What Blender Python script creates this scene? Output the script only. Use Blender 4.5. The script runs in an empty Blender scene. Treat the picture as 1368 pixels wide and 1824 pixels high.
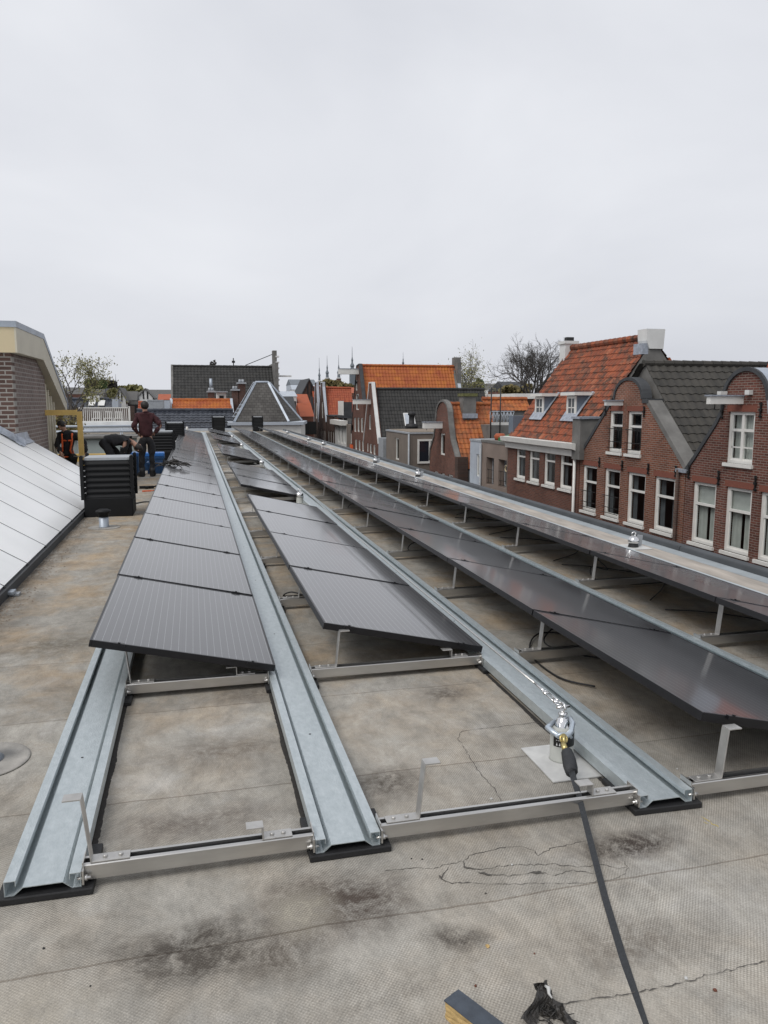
import bpy, bmesh, math, random
from mathutils import Vector, Matrix
R = math.radians
random.seed(7)
scene = bpy.context.scene
COL = scene.collection
H = 1.6
YAW, PITCH, FPX, CX, CY = R(13.84), math.atan(195/1370), 1370.0, 684.0, 912.0

# ------------------------------------------------------------------ camera, world, sun, exposure
cam = bpy.data.cameras.new('camera'); camo = bpy.data.objects.new('camera', cam); COL.objects.link(camo)
camo.location = (0, 0, H); camo.rotation_euler = (math.pi/2-PITCH, 0, -YAW)
cam.sensor_fit = 'HORIZONTAL'; cam.sensor_width = 36; cam.lens = 36*FPX/1368
cam.clip_start = .05; cam.clip_end = 5000
scene.camera = camo
w = bpy.data.worlds.new("World"); scene.world = w; w.use_nodes = True
nt = w.node_tree; nt.nodes.clear()
def wn(t): return nt.nodes.new(t)
out = wn('ShaderNodeOutputWorld'); bg = wn('ShaderNodeBackground'); sky = wn('ShaderNodeTexSky')
sky.sky_type = 'NISHITA'; sky.sun_disc = False; sky.sun_elevation = R(48); sky.sun_rotation = R(238)
sky.dust_density = 4
hsv = wn('ShaderNodeHueSaturation'); hsv.inputs['Saturation'].default_value = .25; hsv.inputs['Value'].default_value = 1
tc = wn('ShaderNodeTexCoord'); mp = wn('ShaderNodeMapping'); mp.inputs['Scale'].default_value = (1, 1, 2.2)
nz = wn('ShaderNodeTexNoise'); nz.inputs['Scale'].default_value = 1.6; nz.inputs['Detail'].default_value = 5; nz.inputs['Roughness'].default_value = .5; nz.inputs['Distortion'].default_value = .4
cr = wn('ShaderNodeValToRGB')
cr.color_ramp.elements[0].position = .3; cr.color_ramp.elements[0].color = (5.5, 5.68, 6.2, 1)
cr.color_ramp.elements[1].position = .72; cr.color_ramp.elements[1].color = (7.15, 7.3, 7.7, 1)
mx = wn('ShaderNodeMix'); mx.data_type = 'RGBA'; mx.inputs[0].default_value = .9
nt.links.new(tc.outputs['Generated'], mp.inputs['Vector']); nt.links.new(mp.outputs['Vector'], nz.inputs['Vector'])
nt.links.new(nz.outputs['Fac'], cr.inputs['Fac']); nt.links.new(sky.outputs['Color'], hsv.inputs['Color'])
nt.links.new(hsv.outputs['Color'], mx.inputs[6]); nt.links.new(cr.outputs['Color'], mx.inputs[7])
nt.links.new(mx.outputs[2], bg.inputs['Color']); bg.inputs['Strength'].default_value = .12
nt.links.new(bg.outputs[0], out.inputs['Surface'])
sun = bpy.data.lights.new('sun', 'SUN'); suno = bpy.data.objects.new('sun', sun); COL.objects.link(suno)
sun.energy = 1.5; sun.angle = R(28); sun.color = (1, .97, .93)
suno.rotation_euler = Vector((.62, .38, -.95)).to_track_quat('-Z', 'Y').to_euler()
scene.view_settings.view_transform = 'Standard'; scene.view_settings.look = 'None'
scene.view_settings.exposure = 0.0; scene.view_settings.gamma = 1

# ------------------------------------------------------------------ pixel helpers (measuring the photograph)
_fw = Vector((math.sin(YAW)*math.cos(PITCH), math.cos(YAW)*math.cos(PITCH), -math.sin(PITCH)))
_rt = Vector((math.cos(YAW), -math.sin(YAW), 0)); _up = _rt.cross(_fw)
def ray(x, y): return _fw + _rt*((x-CX)/FPX) - _up*((y-CY)/FPX)
def atX(x, y, X): d = ray(x, y); return d*(X/d.x) + Vector((0, 0, H))
def atY(x, y, Y): d = ray(x, y); return d*(Y/d.y) + Vector((0, 0, H))
def atZ(x, y, z): d = ray(x, y); return d*((z-H)/d.z) + Vector((0, 0, H))

# ------------------------------------------------------------------ materials
def mat(name, col, rough=.6, metal=0., var=.15, vscale=6., bump=0., bscale=40., spec=.5, coat=0., stretch=None, var2=None):
    m = bpy.data.materials.new(name); m.use_nodes = True; t = m.node_tree; n = t.nodes; L = t.links
    b = n['Principled BSDF']; b.inputs['Roughness'].default_value = rough; b.inputs['Metallic'].default_value = metal
    b.inputs['Specular IOR Level'].default_value = spec; b.inputs['Coat Weight'].default_value = coat
    tcn = n.new('ShaderNodeTexCoord'); vec = tcn.outputs['Object']
    if stretch:
        mpn = n.new('ShaderNodeMapping'); mpn.inputs['Scale'].default_value = stretch
        L.new(vec, mpn.inputs['Vector']); vec = mpn.outputs['Vector']
    nn = n.new('ShaderNodeTexNoise'); nn.inputs['Scale'].default_value = vscale; nn.inputs['Detail'].default_value = 6
    nn.inputs['Roughness'].default_value = .6
    L.new(vec, nn.inputs['Vector'])
    r = n.new('ShaderNodeValToRGB'); e = r.color_ramp.elements
    c2 = var2 or tuple(c*(1+var) for c in col)
    e[0].position = .3; e[0].color = tuple(c*(1-var) for c in col)+(1,)
    e[1].position = .7; e[1].color = tuple(min(1, c) for c in c2)+(1,)
    L.new(nn.outputs['Fac'], r.inputs['Fac']); L.new(r.outputs['Color'], b.inputs['Base Color'])
    if bump:
        n2 = n.new('ShaderNodeTexNoise'); n2.inputs['Scale'].default_value = bscale; n2.inputs['Detail'].default_value = 4
        bp = n.new('ShaderNodeBump'); bp.inputs['Strength'].default_value = bump; bp.inputs['Distance'].default_value = .01
        L.new(vec, n2.inputs['Vector']); L.new(n2.outputs['Fac'], bp.inputs['Height']); L.new(bp.outputs[0], b.inputs['Normal'])
    return m

def brick_mat(name, c1, c2, mortar, axis='X', wear=.3, bw=.22, rh=.066, ms=.011):
    """axis = the wall's normal axis; bricks run along the other horizontal axis"""
    m = bpy.data.materials.new(name); m.use_nodes = True; t = m.node_tree; n = t.nodes; L = t.links
    b = n['Principled BSDF']; b.inputs['Roughness'].default_value = .85; b.inputs['Specular IOR Level'].default_value = .2
    tcn = n.new('ShaderNodeTexCoord'); sep = n.new('ShaderNodeSeparateXYZ'); cmb = n.new('ShaderNodeCombineXYZ')
    L.new(tcn.outputs['Object'], sep.inputs[0])
    L.new(sep.outputs['Y' if axis == 'X' else 'X'], cmb.inputs[0]); L.new(sep.outputs['Z'], cmb.inputs[1])
    br = n.new('ShaderNodeTexBrick'); br.inputs['Scale'].default_value = 1
    br.inputs['Brick Width'].default_value = bw; br.inputs['Row Height'].default_value = rh
    br.inputs['Mortar Size'].default_value = ms; br.inputs['Mortar Smooth'].default_value = .3; br.inputs['Bias'].default_value = 0
    br.inputs['Color1'].default_value = (*c1, 1); br.inputs['Color2'].default_value = (*c2, 1); br.inputs['Mortar'].default_value = (*mortar, 1)
    L.new(cmb.outputs[0], br.inputs['Vector'])
    nn = n.new('ShaderNodeTexNoise'); nn.inputs['Scale'].default_value = .8; nn.inputs['Detail'].default_value = 7; nn.inputs['Roughness'].default_value = .65
    L.new(tcn.outputs['Object'], nn.inputs['Vector'])
    mr = n.new('ShaderNodeMapRange'); mr.inputs['From Min'].default_value = .3; mr.inputs['From Max'].default_value = .7
    mr.inputs['To Min'].default_value = 1-wear; mr.inputs['To Max'].default_value = 1+wear*.5
    L.new(nn.outputs['Fac'], mr.inputs['Value'])
    mu = n.new('ShaderNodeMix'); mu.data_type = 'RGBA'; mu.blend_type = 'MULTIPLY'; mu.inputs[0].default_value = 1
    L.new(br.outputs['Color'], mu.inputs[6]); L.new(mr.outputs[0], mu.inputs[7]); L.new(mu.outputs[2], b.inputs['Base Color'])
    bp = n.new('ShaderNodeBump'); bp.inputs['Strength'].default_value = .5; bp.inputs['Distance'].default_value = .006; bp.invert = True
    L.new(br.outputs['Fac'], bp.inputs['Height']); L.new(bp.outputs[0], b.inputs['Normal'])
    return m

def tile_mat(name, cols, rough=.7, moss=None, mossamt=.5, mlo=.5, mscale=1.3):
    """one random colour per tile (UV = tile index) and patches of lichen or soot"""
    m = bpy.data.materials.new(name); m.use_nodes = True; t = m.node_tree; n = t.nodes; L = t.links
    b = n['Principled BSDF']; b.inputs['Roughness'].default_value = rough; b.inputs['Specular IOR Level'].default_value = .3
    uv = n.new('ShaderNodeUVMap'); fl = n.new('ShaderNodeVectorMath'); fl.operation = 'FLOOR'
    wh = n.new('ShaderNodeTexWhiteNoise'); wh.noise_dimensions = '2D'
    L.new(uv.outputs[0], fl.inputs[0]); L.new(fl.outputs[0], wh.inputs['Vector'])
    r = n.new('ShaderNodeValToRGB'); el = r.color_ramp.elements
    el[0].position = 0; el[0].color = (*cols[0], 1); el[1].position = 1; el[1].color = (*cols[-1], 1)
    for i, c in enumerate(cols[1:-1]):
        e = el.new((i+1)/(len(cols)-1)); e.color = (*c, 1)
    L.new(wh.outputs['Value'], r.inputs['Fac'])
    tcn = n.new('ShaderNodeTexCoord'); nn = n.new('ShaderNodeTexNoise'); nn.inputs['Scale'].default_value = .9
    nn.inputs['Detail'].default_value = 9; nn.inputs['Roughness'].default_value = .72
    L.new(tcn.outputs['Object'], nn.inputs['Vector'])
    mr = n.new('ShaderNodeMapRange'); mr.inputs['From Min'].default_value = .5; mr.inputs['From Max'].default_value = .66
    mr.inputs['To Max'].default_value = mossamt; mr.inputs['From Min'].default_value = mlo; mr.inputs['From Max'].default_value = mlo+.14; nn.inputs['Scale'].default_value = mscale
    L.new(nn.outputs['Fac'], mr.inputs['Value'])
    mu = n.new('ShaderNodeMix'); mu.data_type = 'RGBA'; mu.inputs[7].default_value = (*(moss or (.06, .055, .05)), 1)
    L.new(mr.outputs[0], mu.inputs[0]); L.new(r.outputs['Color'], mu.inputs[6]); L.new(mu.outputs[2], b.inputs['Base Color'])
    return m

M = {}
M['galv'] = mat('galvanised_steel', (.47, .525, .54), .4, .55, .06, 22, .25, 80, stretch=(2, 1, 2), var2=(.56, .61, .625))
M['steel'] = mat('stainless_steel', (.56, .55, .53), .3, .9, .12, 4, .05, 60, stretch=(1, 6, 6))
M['bracket'] = mat('bracket_steel', (.5, .49, .47), .42, .7, .12, 20, .1, 120)
M['chrome'] = mat('polished_steel', (.7, .7, .7), .12, 1, .05, 10)
M['brass'] = mat('brass', (.55, .45, .2), .3, .9, .1, 20)
M['carab'] = mat('zinc_plated_steel', (.5, .56, .62), .35, .6, .08, 20)
M['black'] = mat('black_rubber', (.013, .013, .014), .6, 0, .2, 30, .2, 80)
M['frame'] = mat('black_anodised_frame', (.012, .012, .014), .35, .3, .2, 8)
M['webbing'] = mat('black_webbing', (.03, .033, .037), .8, 0, .25, 120, .4, 300)
M['grip'] = mat('black_grip', (.025, .027, .03), .65, 0, .25, 60, .3, 200)
M['ventblack'] = mat('black_plastic', (.006, .0065, .0075), .55, 0, .2, 5, .05, 30, spec=.3)
M['greycap'] = mat('grey_cap', (.34, .36, .38), .5, 0, .15, 5)
M['zinc'] = mat('zinc_sheet', (.36, .4, .45), .45, .4, .2, 2.5, .1, 20)
M['lead'] = mat('lead_flashing', (.36, .39, .44), .5, .3, .3, 9, .4, 25)
M['white'] = mat('white_paint', (.74, .73, .69), .5, 0, .07, 3)
M['whitewash'] = mat('white_plaster', (.68, .68, .66), .8, 0, .1, 1.5)
M['cream'] = mat('cream_fascia', (.55, .51, .40), .5, 0, .08, 2)
M['ochre'] = mat('ochre_board', (.58, .485, .31), .5, 0, .06, 2)
M['yellow'] = mat('yellow_paint', (.70, .48, .15), .5, 0, .14, 6)
M['polyc'] = mat('silver_roof_panel', (.82, .83, .82), .3, .08, .05, 1.2, .04, 3, var2=(.88, .88, .87))
M['greyrender'] = mat('grey_render', (.16, .155, .145), .85, 0, .3, 1.6, .2, 30)
M['darkgrey'] = mat('dark_grey_bitumen', (.05, .053, .057), .75, 0, .25, 2.5, .2, 40)
M['kerb'] = mat('kerb_bitumen', (.06, .066, .072), .85, 0, .3, 1.7, .25, 30)
M['minroof'] = mat('grey_mineral_felt', (.29, .32, .335), .8, 0, .22, 2.2, .25, 60)
M['beige'] = mat('beige_felt', (.36, .322, .28), .85, 0, .38, 2.2, .2, 50, stretch=(3, .5, 1))
M['tanrender'] = mat('tan_render', (.235, .185, .155), .9, 0, .12, 1.2, .1, 60)
M['tanrender2'] = mat('taupe_render', (.185, .155, .13), .9, 0, .12, 1.2, .1, 60)
M['bluegrey'] = mat('blue_grey_paint', (.14, .17, .21), .55, 0, .1, 3)
M['palegrey'] = mat('pale_grey_sheet', (.45, .49, .54), .5, .1, .08, 3)
M['slate'] = mat('slate', (.1, .097, .092), .7, 0, .45, 22, .2, 30)
M['iron'] = mat('wrought_iron', (.012, .012, .012), .5, .2, .1, 30)
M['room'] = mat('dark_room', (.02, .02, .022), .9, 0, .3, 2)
M['curtain'] = mat('white_curtain', (.6, .6, .56), .9, 0, .1, 4)
M['curtaingrey'] = mat('grey_curtain', (.16, .17, .18), .9, 0, .2, 4)
M['bark'] = mat('bark', (.05, .043, .036), .9, 0, .3, 8)
M['greybark'] = mat('grey_bark', (.085, .077, .07), .9, 0, .3, 8)
M['birchbark'] = mat('birch_bark', (.28, .27, .24), .8, 0, .5, 4)
M['leafbrown'] = mat('budding_leaf', (.13, .105, .035), .8, 0, .4, 1.2)
M['leafyellow'] = mat('spring_leaf', (.2, .19, .075), .8, 0, .35, 1)
M['leafgreen'] = mat('green_leaf', (.055, .085, .025), .8, 0, .45, 1)
M['skin'] = mat('skin', (.42, .24, .17), .55, 0, .08, 12)
M['hair'] = mat('dark_hair', (.016, .012, .01), .6, 0, .3, 60)
M['maroon'] = mat('maroon_sweatshirt', (.052, .015, .018), .9, 0, .25, 9, .3, 40)
M['blackcloth'] = mat('black_cloth', (.012, .012, .014), .85, 0, .3, 9, .3, 40)
M['orange'] = mat('orange_webbing', (.72, .12, .03), .7, 0, .1, 30)
M['blue'] = mat('blue_plastic', (.03, .16, .48), .4, 0, .1, 6)
M['bluedark'] = mat('deep_blue_plastic', (.02, .07, .17), .45, 0, .15, 6)
M['foam'] = mat('yellow_foam', (.50, .35, .15), .9, 0, .25, 30, .5, 90)
M['foamskin'] = mat('slate_blue_facing', (.05, .062, .08), .5, 0, .25, 25, .2, 50)
M['bitscrap'] = mat('charred_bitumen', (.016, .015, .014), .5, 0, .5, 40, .6, 90, var2=(.05, .045, .04))
M['green'] = mat('green_tarp', (.02, .16, .04), .5, 0, .2, 6)
M['anchorpost'] = mat('grey_anchor_coating', (.44, .45, .42), .5, 0, .08, 20)
M['feltcollar'] = mat('felt_collar', (.3, .285, .26), .85, 0, .3, 9, .3, 90)
M['plate'] = mat('pale_anchor_plate', (.5, .5, .49), .6, 0, .15, 9, .1, 60, var2=(.6, .6, .58))
M['labelblack'] = mat('label_black', (.01, .01, .01), .35, 0, .05, 5)
M['labelgreen'] = mat('label_green', (.03, .3, .08), .4, 0, .05, 5)
M['labelwhite'] = mat('label_white', (.75, .75, .75), .4, 0, .03, 5)
M['stone'] = mat('gravel_stone', (.22, .18, .14), .9, 0, .5, 30)
M['redstone'] = mat('red_brown_chip', (.14, .05, .03), .8, 0, .3, 30)
M['crack'] = mat('crack_bitumen', (.075, .068, .06), .8, 0, .3, 20)
M['ground'] = mat('street_asphalt', (.05, .05, .05), .9, 0, .2, .3)
M['spire'] = mat('hazed_slate_spire', (.16, .18, .2), .7, 0, .1, 1)  # distance haze is mixed into this slate colour as bluish grey
M['towerbrick'] = mat('tower_brick', (.11, .06, .045), .9, 0, .15, 1)
M['bluetile'] = None
M['brickR'] = brick_mat('red_brick_street', (.25, .092, .056), (.15, .058, .038), (.27, .22, .18))
M['brickD'] = brick_mat('brown_brick_street', (.18, .068, .05), (.10, .042, .034), (.24, .19, .16))
M['brickdark'] = brick_mat('dark_brick_street', (.1, .055, .043), (.07, .042, .036), (.1, .085, .07))
M['brickB'] = brick_mat('old_brown_brick_street', (.19, .075, .052), (.12, .052, .04), (.15, .12, .1))
M['brickredfar'] = brick_mat('orange_brick_street', (.2, .07, .045), (.16, .06, .04), (.15, .12, .1))
M['lintel'] = mat('lintel_brick', (.2, .07, .047), .9, 0, .45, 16, stretch=(1, 12, 1))
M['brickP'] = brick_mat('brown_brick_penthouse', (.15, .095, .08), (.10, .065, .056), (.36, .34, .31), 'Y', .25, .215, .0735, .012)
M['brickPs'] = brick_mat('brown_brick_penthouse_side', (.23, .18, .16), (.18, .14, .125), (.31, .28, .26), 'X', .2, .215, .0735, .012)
M['brickC'] = brick_mat('chimney_brick', (.13, .06, .045), (.09, .045, .035), (.12, .1, .09), 'Y')
M['tileA'] = tile_mat('dark_concrete_tiles', [(.05, .047, .042), (.066, .061, .053), (.041, .039, .035)], .75, (.04, .038, .03), .4)
M['tileB'] = tile_mat('weathered_red_pantiles', [(.29, .082, .04), (.35, .105, .05), (.22, .066, .038), (.32, .09, .042), (.14, .06, .04), (.38, .14, .075)], .78, (.06, .045, .036), .88, .46, 2.6)
M['tileC'] = tile_mat('bright_orange_pantiles', [(.38, .12, .038), (.44, .145, .045), (.3, .085, .034), (.41, .125, .04)], .7, (.15, .075, .04), .65, .46, 2)
M['tileO'] = tile_mat('orange_red_pantiles', [(.44, .145, .03), (.38, .11, .032), (.42, .13, .034)], .65, (.28, .06, .028), .7, .46, .7)
M['tileR'] = tile_mat('red_pantiles', [(.37, .085, .038), (.30, .07, .034), (.40, .105, .044)], .6, (.25, .06, .03), .5)
M['tileK'] = tile_mat('charcoal_tiles', [(.032, .031, .03), (.046, .045, .043), (.026, .026, .025)], .7, (.05, .047, .04), .4)
M['tileBl'] = tile_mat('glazed_blue_black_tiles', [(.03, .034, .045), (.05, .056, .07), (.022, .025, .033)], .25, (.07, .075, .09), .5)

def pane_mat():
    m = bpy.data.materials.new('window_glass'); m.use_nodes = True; t = m.node_tree; n = t.nodes; L = t.links
    n.clear(); o = n.new('ShaderNodeOutputMaterial'); mxs = n.new('ShaderNodeMixShader'); ge = n.new('ShaderNodeNewGeometry'); dt = n.new('ShaderNodeVectorMath'); dt.operation = 'DOT_PRODUCT'; L.new(ge.outputs['Normal'], dt.inputs[0]); L.new(ge.outputs['Incoming'], dt.inputs[1])
    ab = n.new('ShaderNodeMath'); ab.operation = 'ABSOLUTE'; L.new(dt.outputs['Value'], ab.inputs[0]); s1_ = n.new('ShaderNodeMath'); s1_.operation = 'SUBTRACT'; s1_.inputs[0].default_value = 1; L.new(ab.outputs[0], s1_.inputs[1])
    pw = n.new('ShaderNodeMath'); pw.operation = 'POWER'; pw.inputs[1].default_value = 4; L.new(s1_.outputs[0], pw.inputs[0]); fr = n.new('ShaderNodeMath'); fr.operation = 'MULTIPLY_ADD'; fr.inputs[1].default_value = .9; fr.inputs[2].default_value = .07; L.new(pw.outputs[0], fr.inputs[0])
    tr = n.new('ShaderNodeBsdfTransparent'); tr.inputs[0].default_value = (.8, .84, .84, 1); gl = n.new('ShaderNodeBsdfGlossy'); gl.inputs['Roughness'].default_value = .03
    nn = n.new('ShaderNodeTexNoise'); nn.inputs['Scale'].default_value = 3; bp = n.new('ShaderNodeBump'); bp.inputs['Strength'].default_value = .04
    L.new(nn.outputs['Fac'], bp.inputs['Height']); L.new(bp.outputs[0], gl.inputs['Normal'])
    L.new(fr.outputs[0], mxs.inputs[0]); L.new(tr.outputs[0], mxs.inputs[1]); L.new(gl.outputs[0], mxs.inputs[2]); L.new(mxs.outputs[0], o.inputs[0])
    return m
M['glass'] = pane_mat()

def cell_mat():
    m = bpy.data.materials.new('solar_cells'); m.use_nodes = True; t = m.node_tree; n = t.nodes; L = t.links
    b = n['Principled BSDF']; b.inputs['Roughness'].default_value = .1; b.inputs['IOR'].default_value = 1.5
    tcn = n.new('ShaderNodeTexCoord'); sep = n.new('ShaderNodeSeparateXYZ'); L.new(tcn.outputs['Object'], sep.inputs[0])
    def lines(sock, period, width, off=0):
        a = n.new('ShaderNodeMath'); a.operation = 'ADD'; a.inputs[1].default_value = 50*period+off; L.new(sock, a.inputs[0])
        d = n.new('ShaderNodeMath'); d.operation = 'DIVIDE'; d.inputs[1].default_value = period; L.new(a.outputs[0], d.inputs[0])
        f = n.new('ShaderNodeMath'); f.operation = 'FRACT'; L.new(d.outputs[0], f.inputs[0])
        c = n.new('ShaderNodeMath'); c.operation = 'LESS_THAN'; c.inputs[1].default_value = width/period; L.new(f.outputs[0], c.inputs[0])
        return c.outputs[0]
    bus = lines(sep.outputs['X'], .04, .0022, .02); gx = lines(sep.outputs['X'], .16, .004, 0); gy = lines(sep.outputs['Y'], .16, .003, .04)
    m1 = n.new('ShaderNodeMix'); m1.data_type = 'RGBA'; m1.inputs[6].default_value = (.014, .0142, .0175, 1); m1.inputs[7].default_value = (.2, .2, .21, 1); L.new(bus, m1.inputs[0])
    ad = n.new('ShaderNodeMath'); ad.operation = 'MAXIMUM'; L.new(gx, ad.inputs[0]); L.new(gy, ad.inputs[1])
    m2 = n.new('ShaderNodeMix'); m2.data_type = 'RGBA'; m2.inputs[7].default_value = (.006, .006, .007, 1); L.new(ad.outputs[0], m2.inputs[0]); L.new(m1.outputs[2], m2.inputs[6])
    L.new(m2.outputs[2], b.inputs['Base Color'])
    nn = n.new('ShaderNodeTexNoise'); nn.inputs['Scale'].default_value = 2.2; nn.inputs['Detail'].default_value = 5; L.new(tcn.outputs['Object'], nn.inputs['Vector'])
    mr = n.new('ShaderNodeMapRange'); mr.inputs['To Min'].default_value = .04; mr.inputs['To Max'].default_value = .14; L.new(nn.outputs['Fac'], mr.inputs['Value']); L.new(mr.outputs[0], b.inputs['Coat Roughness']); b.inputs['Coat Weight'].default_value = .85; b.inputs['Coat IOR'].default_value = 1.5; b.inputs['Roughness'].default_value = .36; b.inputs['IOR'].default_value = 1.5; b.inputs['Sheen Weight'].default_value = .07; b.inputs['Sheen Roughness'].default_value = .3
    n3 = n.new('ShaderNodeTexNoise'); n3.inputs['Scale'].default_value = 1.1; n3.inputs['Detail'].default_value = 1; L.new(tcn.outputs['Object'], n3.inputs['Vector'])
    bp = n.new('ShaderNodeBump'); bp.inputs['Strength'].default_value = .06; bp.inputs['Distance'].default_value = .02; L.new(n3.outputs['Fac'], bp.inputs['Height']); L.new(bp.outputs[0], b.inputs['Normal'])
    return m
M['cells'] = cell_mat()

def roof_mat():
    m = bpy.data.materials.new('weathered_bitumen_felt'); m.use_nodes = True; t = m.node_tree; n = t.nodes; L = t.links
    b = n['Principled BSDF']; b.inputs['Roughness'].default_value = .85; b.inputs['Specular IOR Level'].default_value = .25
    tcn = n.new('ShaderNodeTexCoord'); P = tcn.outputs['Object']
    def noise(sc, det=6, ro=.6, vec=None, st=None):
        x = n.new('ShaderNodeTexNoise'); x.inputs['Scale'].default_value = sc; x.inputs['Detail'].default_value = det; x.inputs['Roughness'].default_value = ro
        v = vec or P
        if st:
            mpn = n.new('ShaderNodeMapping'); mpn.inputs['Scale'].default_value = st; L.new(v, mpn.inputs['Vector']); v = mpn.outputs[0]
        L.new(v, x.inputs['Vector']); return x.outputs['Fac']
    def rng(s, a, bb, c=0., d=1.):
        x = n.new('ShaderNodeMapRange'); x.inputs['From Min'].default_value = a; x.inputs['From Max'].default_value = bb
        x.inputs['To Min'].default_value = c; x.inputs['To Max'].default_value = d; L.new(s, x.inputs['Value']); return x.outputs[0]
    def math_(op, a, bb):
        x = n.new('ShaderNodeMath'); x.operation = op
        for i, v in enumerate((a, bb)):
            if isinstance(v, (int, float)): x.inputs[i].default_value = v
            else: L.new(v, x.inputs[i])
        return x.outputs[0]
    def mix(f, a, c, bt='MIX'):
        x = n.new('ShaderNodeMix'); x.data_type = 'RGBA'; x.blend_type = bt
        if isinstance(f, (int, float)): x.inputs[0].default_value = f
        else: L.new(f, x.inputs[0])
        for i, v in ((6, a), (7, c)):
            if isinstance(v, tuple): x.inputs[i].default_value = (*v, 1)
            else: L.new(v, x.inputs[i])
        return x.outputs[2]
    sep = n.new('ShaderNodeSeparateXYZ'); L.new(P, sep.inputs[0]); X, Y = sep.outputs[0], sep.outputs[1]
    warp = n.new('ShaderNodeTexNoise'); warp.inputs['Scale'].default_value = 2.5; warp.inputs['Detail'].default_value = 5; L.new(P, warp.inputs['Vector'])
    wv = n.new('ShaderNodeVectorMath'); wv.operation = 'MULTIPLY_ADD'; wv.inputs[1].default_value = (.22, .22, 0); L.new(warp.outputs['Color'], wv.inputs[0]); L.new(P, wv.inputs[2])
    wv2 = n.new('ShaderNodeVectorMath'); wv2.operation = 'SUBTRACT'; wv2.inputs[1].default_value = (.11, .11, 0); L.new(wv.outputs[0], wv2.inputs[0])
    WP = wv2.outputs[0]
    base = mix(rng(noise(.9, 7, .65), .35, .65), (.385, .365, .325), (.28, .262, .23))
    # ochre staining, stronger on the walkway at the left
    och = math_('MULTIPLY', rng(noise(1.5, 8, .68, WP, (1, .8, 1)), .44, .64), math_('ADD', math_('MULTIPLY', rng(Y, 3.0, 5.0), .62), .22))
    base = mix(math_('MULTIPLY', och, .8), base, (.40, .285, .165))
    pale = rng(noise(2.1, 6, .6, WP), .56, .74); base = mix(math_('MULTIPLY', pale, .5), base, (.50, .485, .46))
    dk = rng(noise(1.9, 8, .72, WP, (1, 1.6, 1)), .58, .76); base = mix(math_('MULTIPLY', dk, .6), base, (.14, .12, .10))
    mf = rng(noise(6, 10, .8, WP, (1.6, .9, 1)), .28, .72, .62, 1.36); base = mix(1., base, mf, 'MULTIPLY')
    # individual pond stains
    blobs = [(-.06, 2.13, .2, .13, .9, (.085, .074, .062)), (.2, 2.06, .12, .09, .6, (.09, .075, .06)), (.40, 2.22, .21, .15, .9, (.085, .067, .055)), (.31, 2.2, .1, .09, .8, (.36, .33, .27)),
             (.72, 2.02, .1, .05, .7, (.07, .06, .05)), (1.25, 1.86, .22, .1, .5, (.11, .09, .07)), (.72, 2.98, .2, .13, .7, (.10, .085, .07)), (1.5, 2.32, .2, .07, .85, (.06, .048, .04)),
             (-.62, 1.9, .28, .2, .6, (.40, .36, .29)), (-.45, 1.77, .12, .1, .6, (.09, .085, .075)), (1.3, 3.9, .14, .12, .7, (.1, .085, .07)), (-.95, 5.3, .35, .25, .5, (.11, .09, .06)),
             (.1, 3.45, .33, .16, .5, (.13, .105, .08)), (-.05, 2.85, .3, .1, .55, (.12, .1, .085)), (1.9, 3.25, .5, .1, .5, (.12, .1, .08)), (.25, 4.1, .2, .1, .55, (.12, .1, .08))]
    brk = rng(noise(14, 10, .85, WP), .4, .58, .3, 1.5)
    for (bx, by, rx, ry, st, c) in blobs:
        mpn = n.new('ShaderNodeMapping'); mpn.vector_type = 'TEXTURE'; mpn.inputs['Location'].default_value = (bx, by, 0); mpn.inputs['Scale'].default_value = (rx*1.35, ry*1.35, 1)
        L.new(WP, mpn.inputs['Vector']); ln = n.new('ShaderNodeVectorMath'); ln.operation = 'LENGTH'; L.new(mpn.outputs[0], ln.inputs[0])
        f = math_('MULTIPLY', rng(ln.outputs['Value'], 1.1, .25, 0, st), brk); f = math_('MINIMUM', f, 1.); base = mix(f, base, c)
    # dark dirt beside the kerbs and under the skylight eave
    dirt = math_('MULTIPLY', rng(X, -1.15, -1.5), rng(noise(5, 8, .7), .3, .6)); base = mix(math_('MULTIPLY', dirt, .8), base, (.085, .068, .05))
    # yellow chalk mark
    base_nodia = base
    # embossed diamonds
    sw_ = n.new('ShaderNodeVectorMath'); sw_.operation = 'MULTIPLY_ADD'; sw_.inputs[1].default_value = (.02, .02, 0); L.new(warp.outputs['Color'], sw_.inputs[0]); L.new(P, sw_.inputs[2])
    se2 = n.new('ShaderNodeSeparateXYZ'); L.new(sw_.outputs[0], se2.inputs[0])
    def wave(kx, ky):
        a = math_('ADD', math_('MULTIPLY', se2.outputs[0], kx), math_('MULTIPLY', se2.outputs[1], ky)); return math_('SINE', a, 0)
    k = 2*math.pi/.0118
    dia = math_('MULTIPLY', wave(k*.95, k*.12), wave(-k*.12, k*.95))
    diaf = rng(dia, -.45, .55); dm = math_('ADD', math_('MULTIPLY', rng(noise(2.3, 6, .65), .36, .62), .85), .12)
    dm = math_('MULTIPLY', dm, rng(Y, 7, 3, .12, 1))
    base = mix(math_('MULTIPLY', dm, .8), base, mix(diaf, (.68, .67, .66), (1.27, 1.27, 1.27)), 'MULTIPLY')
    gr = rng(noise(170, 5, .85), .3, .7, .68, 1.32); base = mix(1., base, gr, 'MULTIPLY')
    # felt laps
    mpb = n.new('ShaderNodeMapping'); mpb.inputs['Location'].default_value = (2.35, -.31, 0); sv = n.new('ShaderNodeVectorMath'); sv.operation = 'MULTIPLY_ADD'; sv.inputs[1].default_value = (.09, .05, 0)
    L.new(warp.outputs['Color'], sv.inputs[0]); L.new(P, sv.inputs[2]); L.new(sv.outputs[0], mpb.inputs['Vector'])
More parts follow.
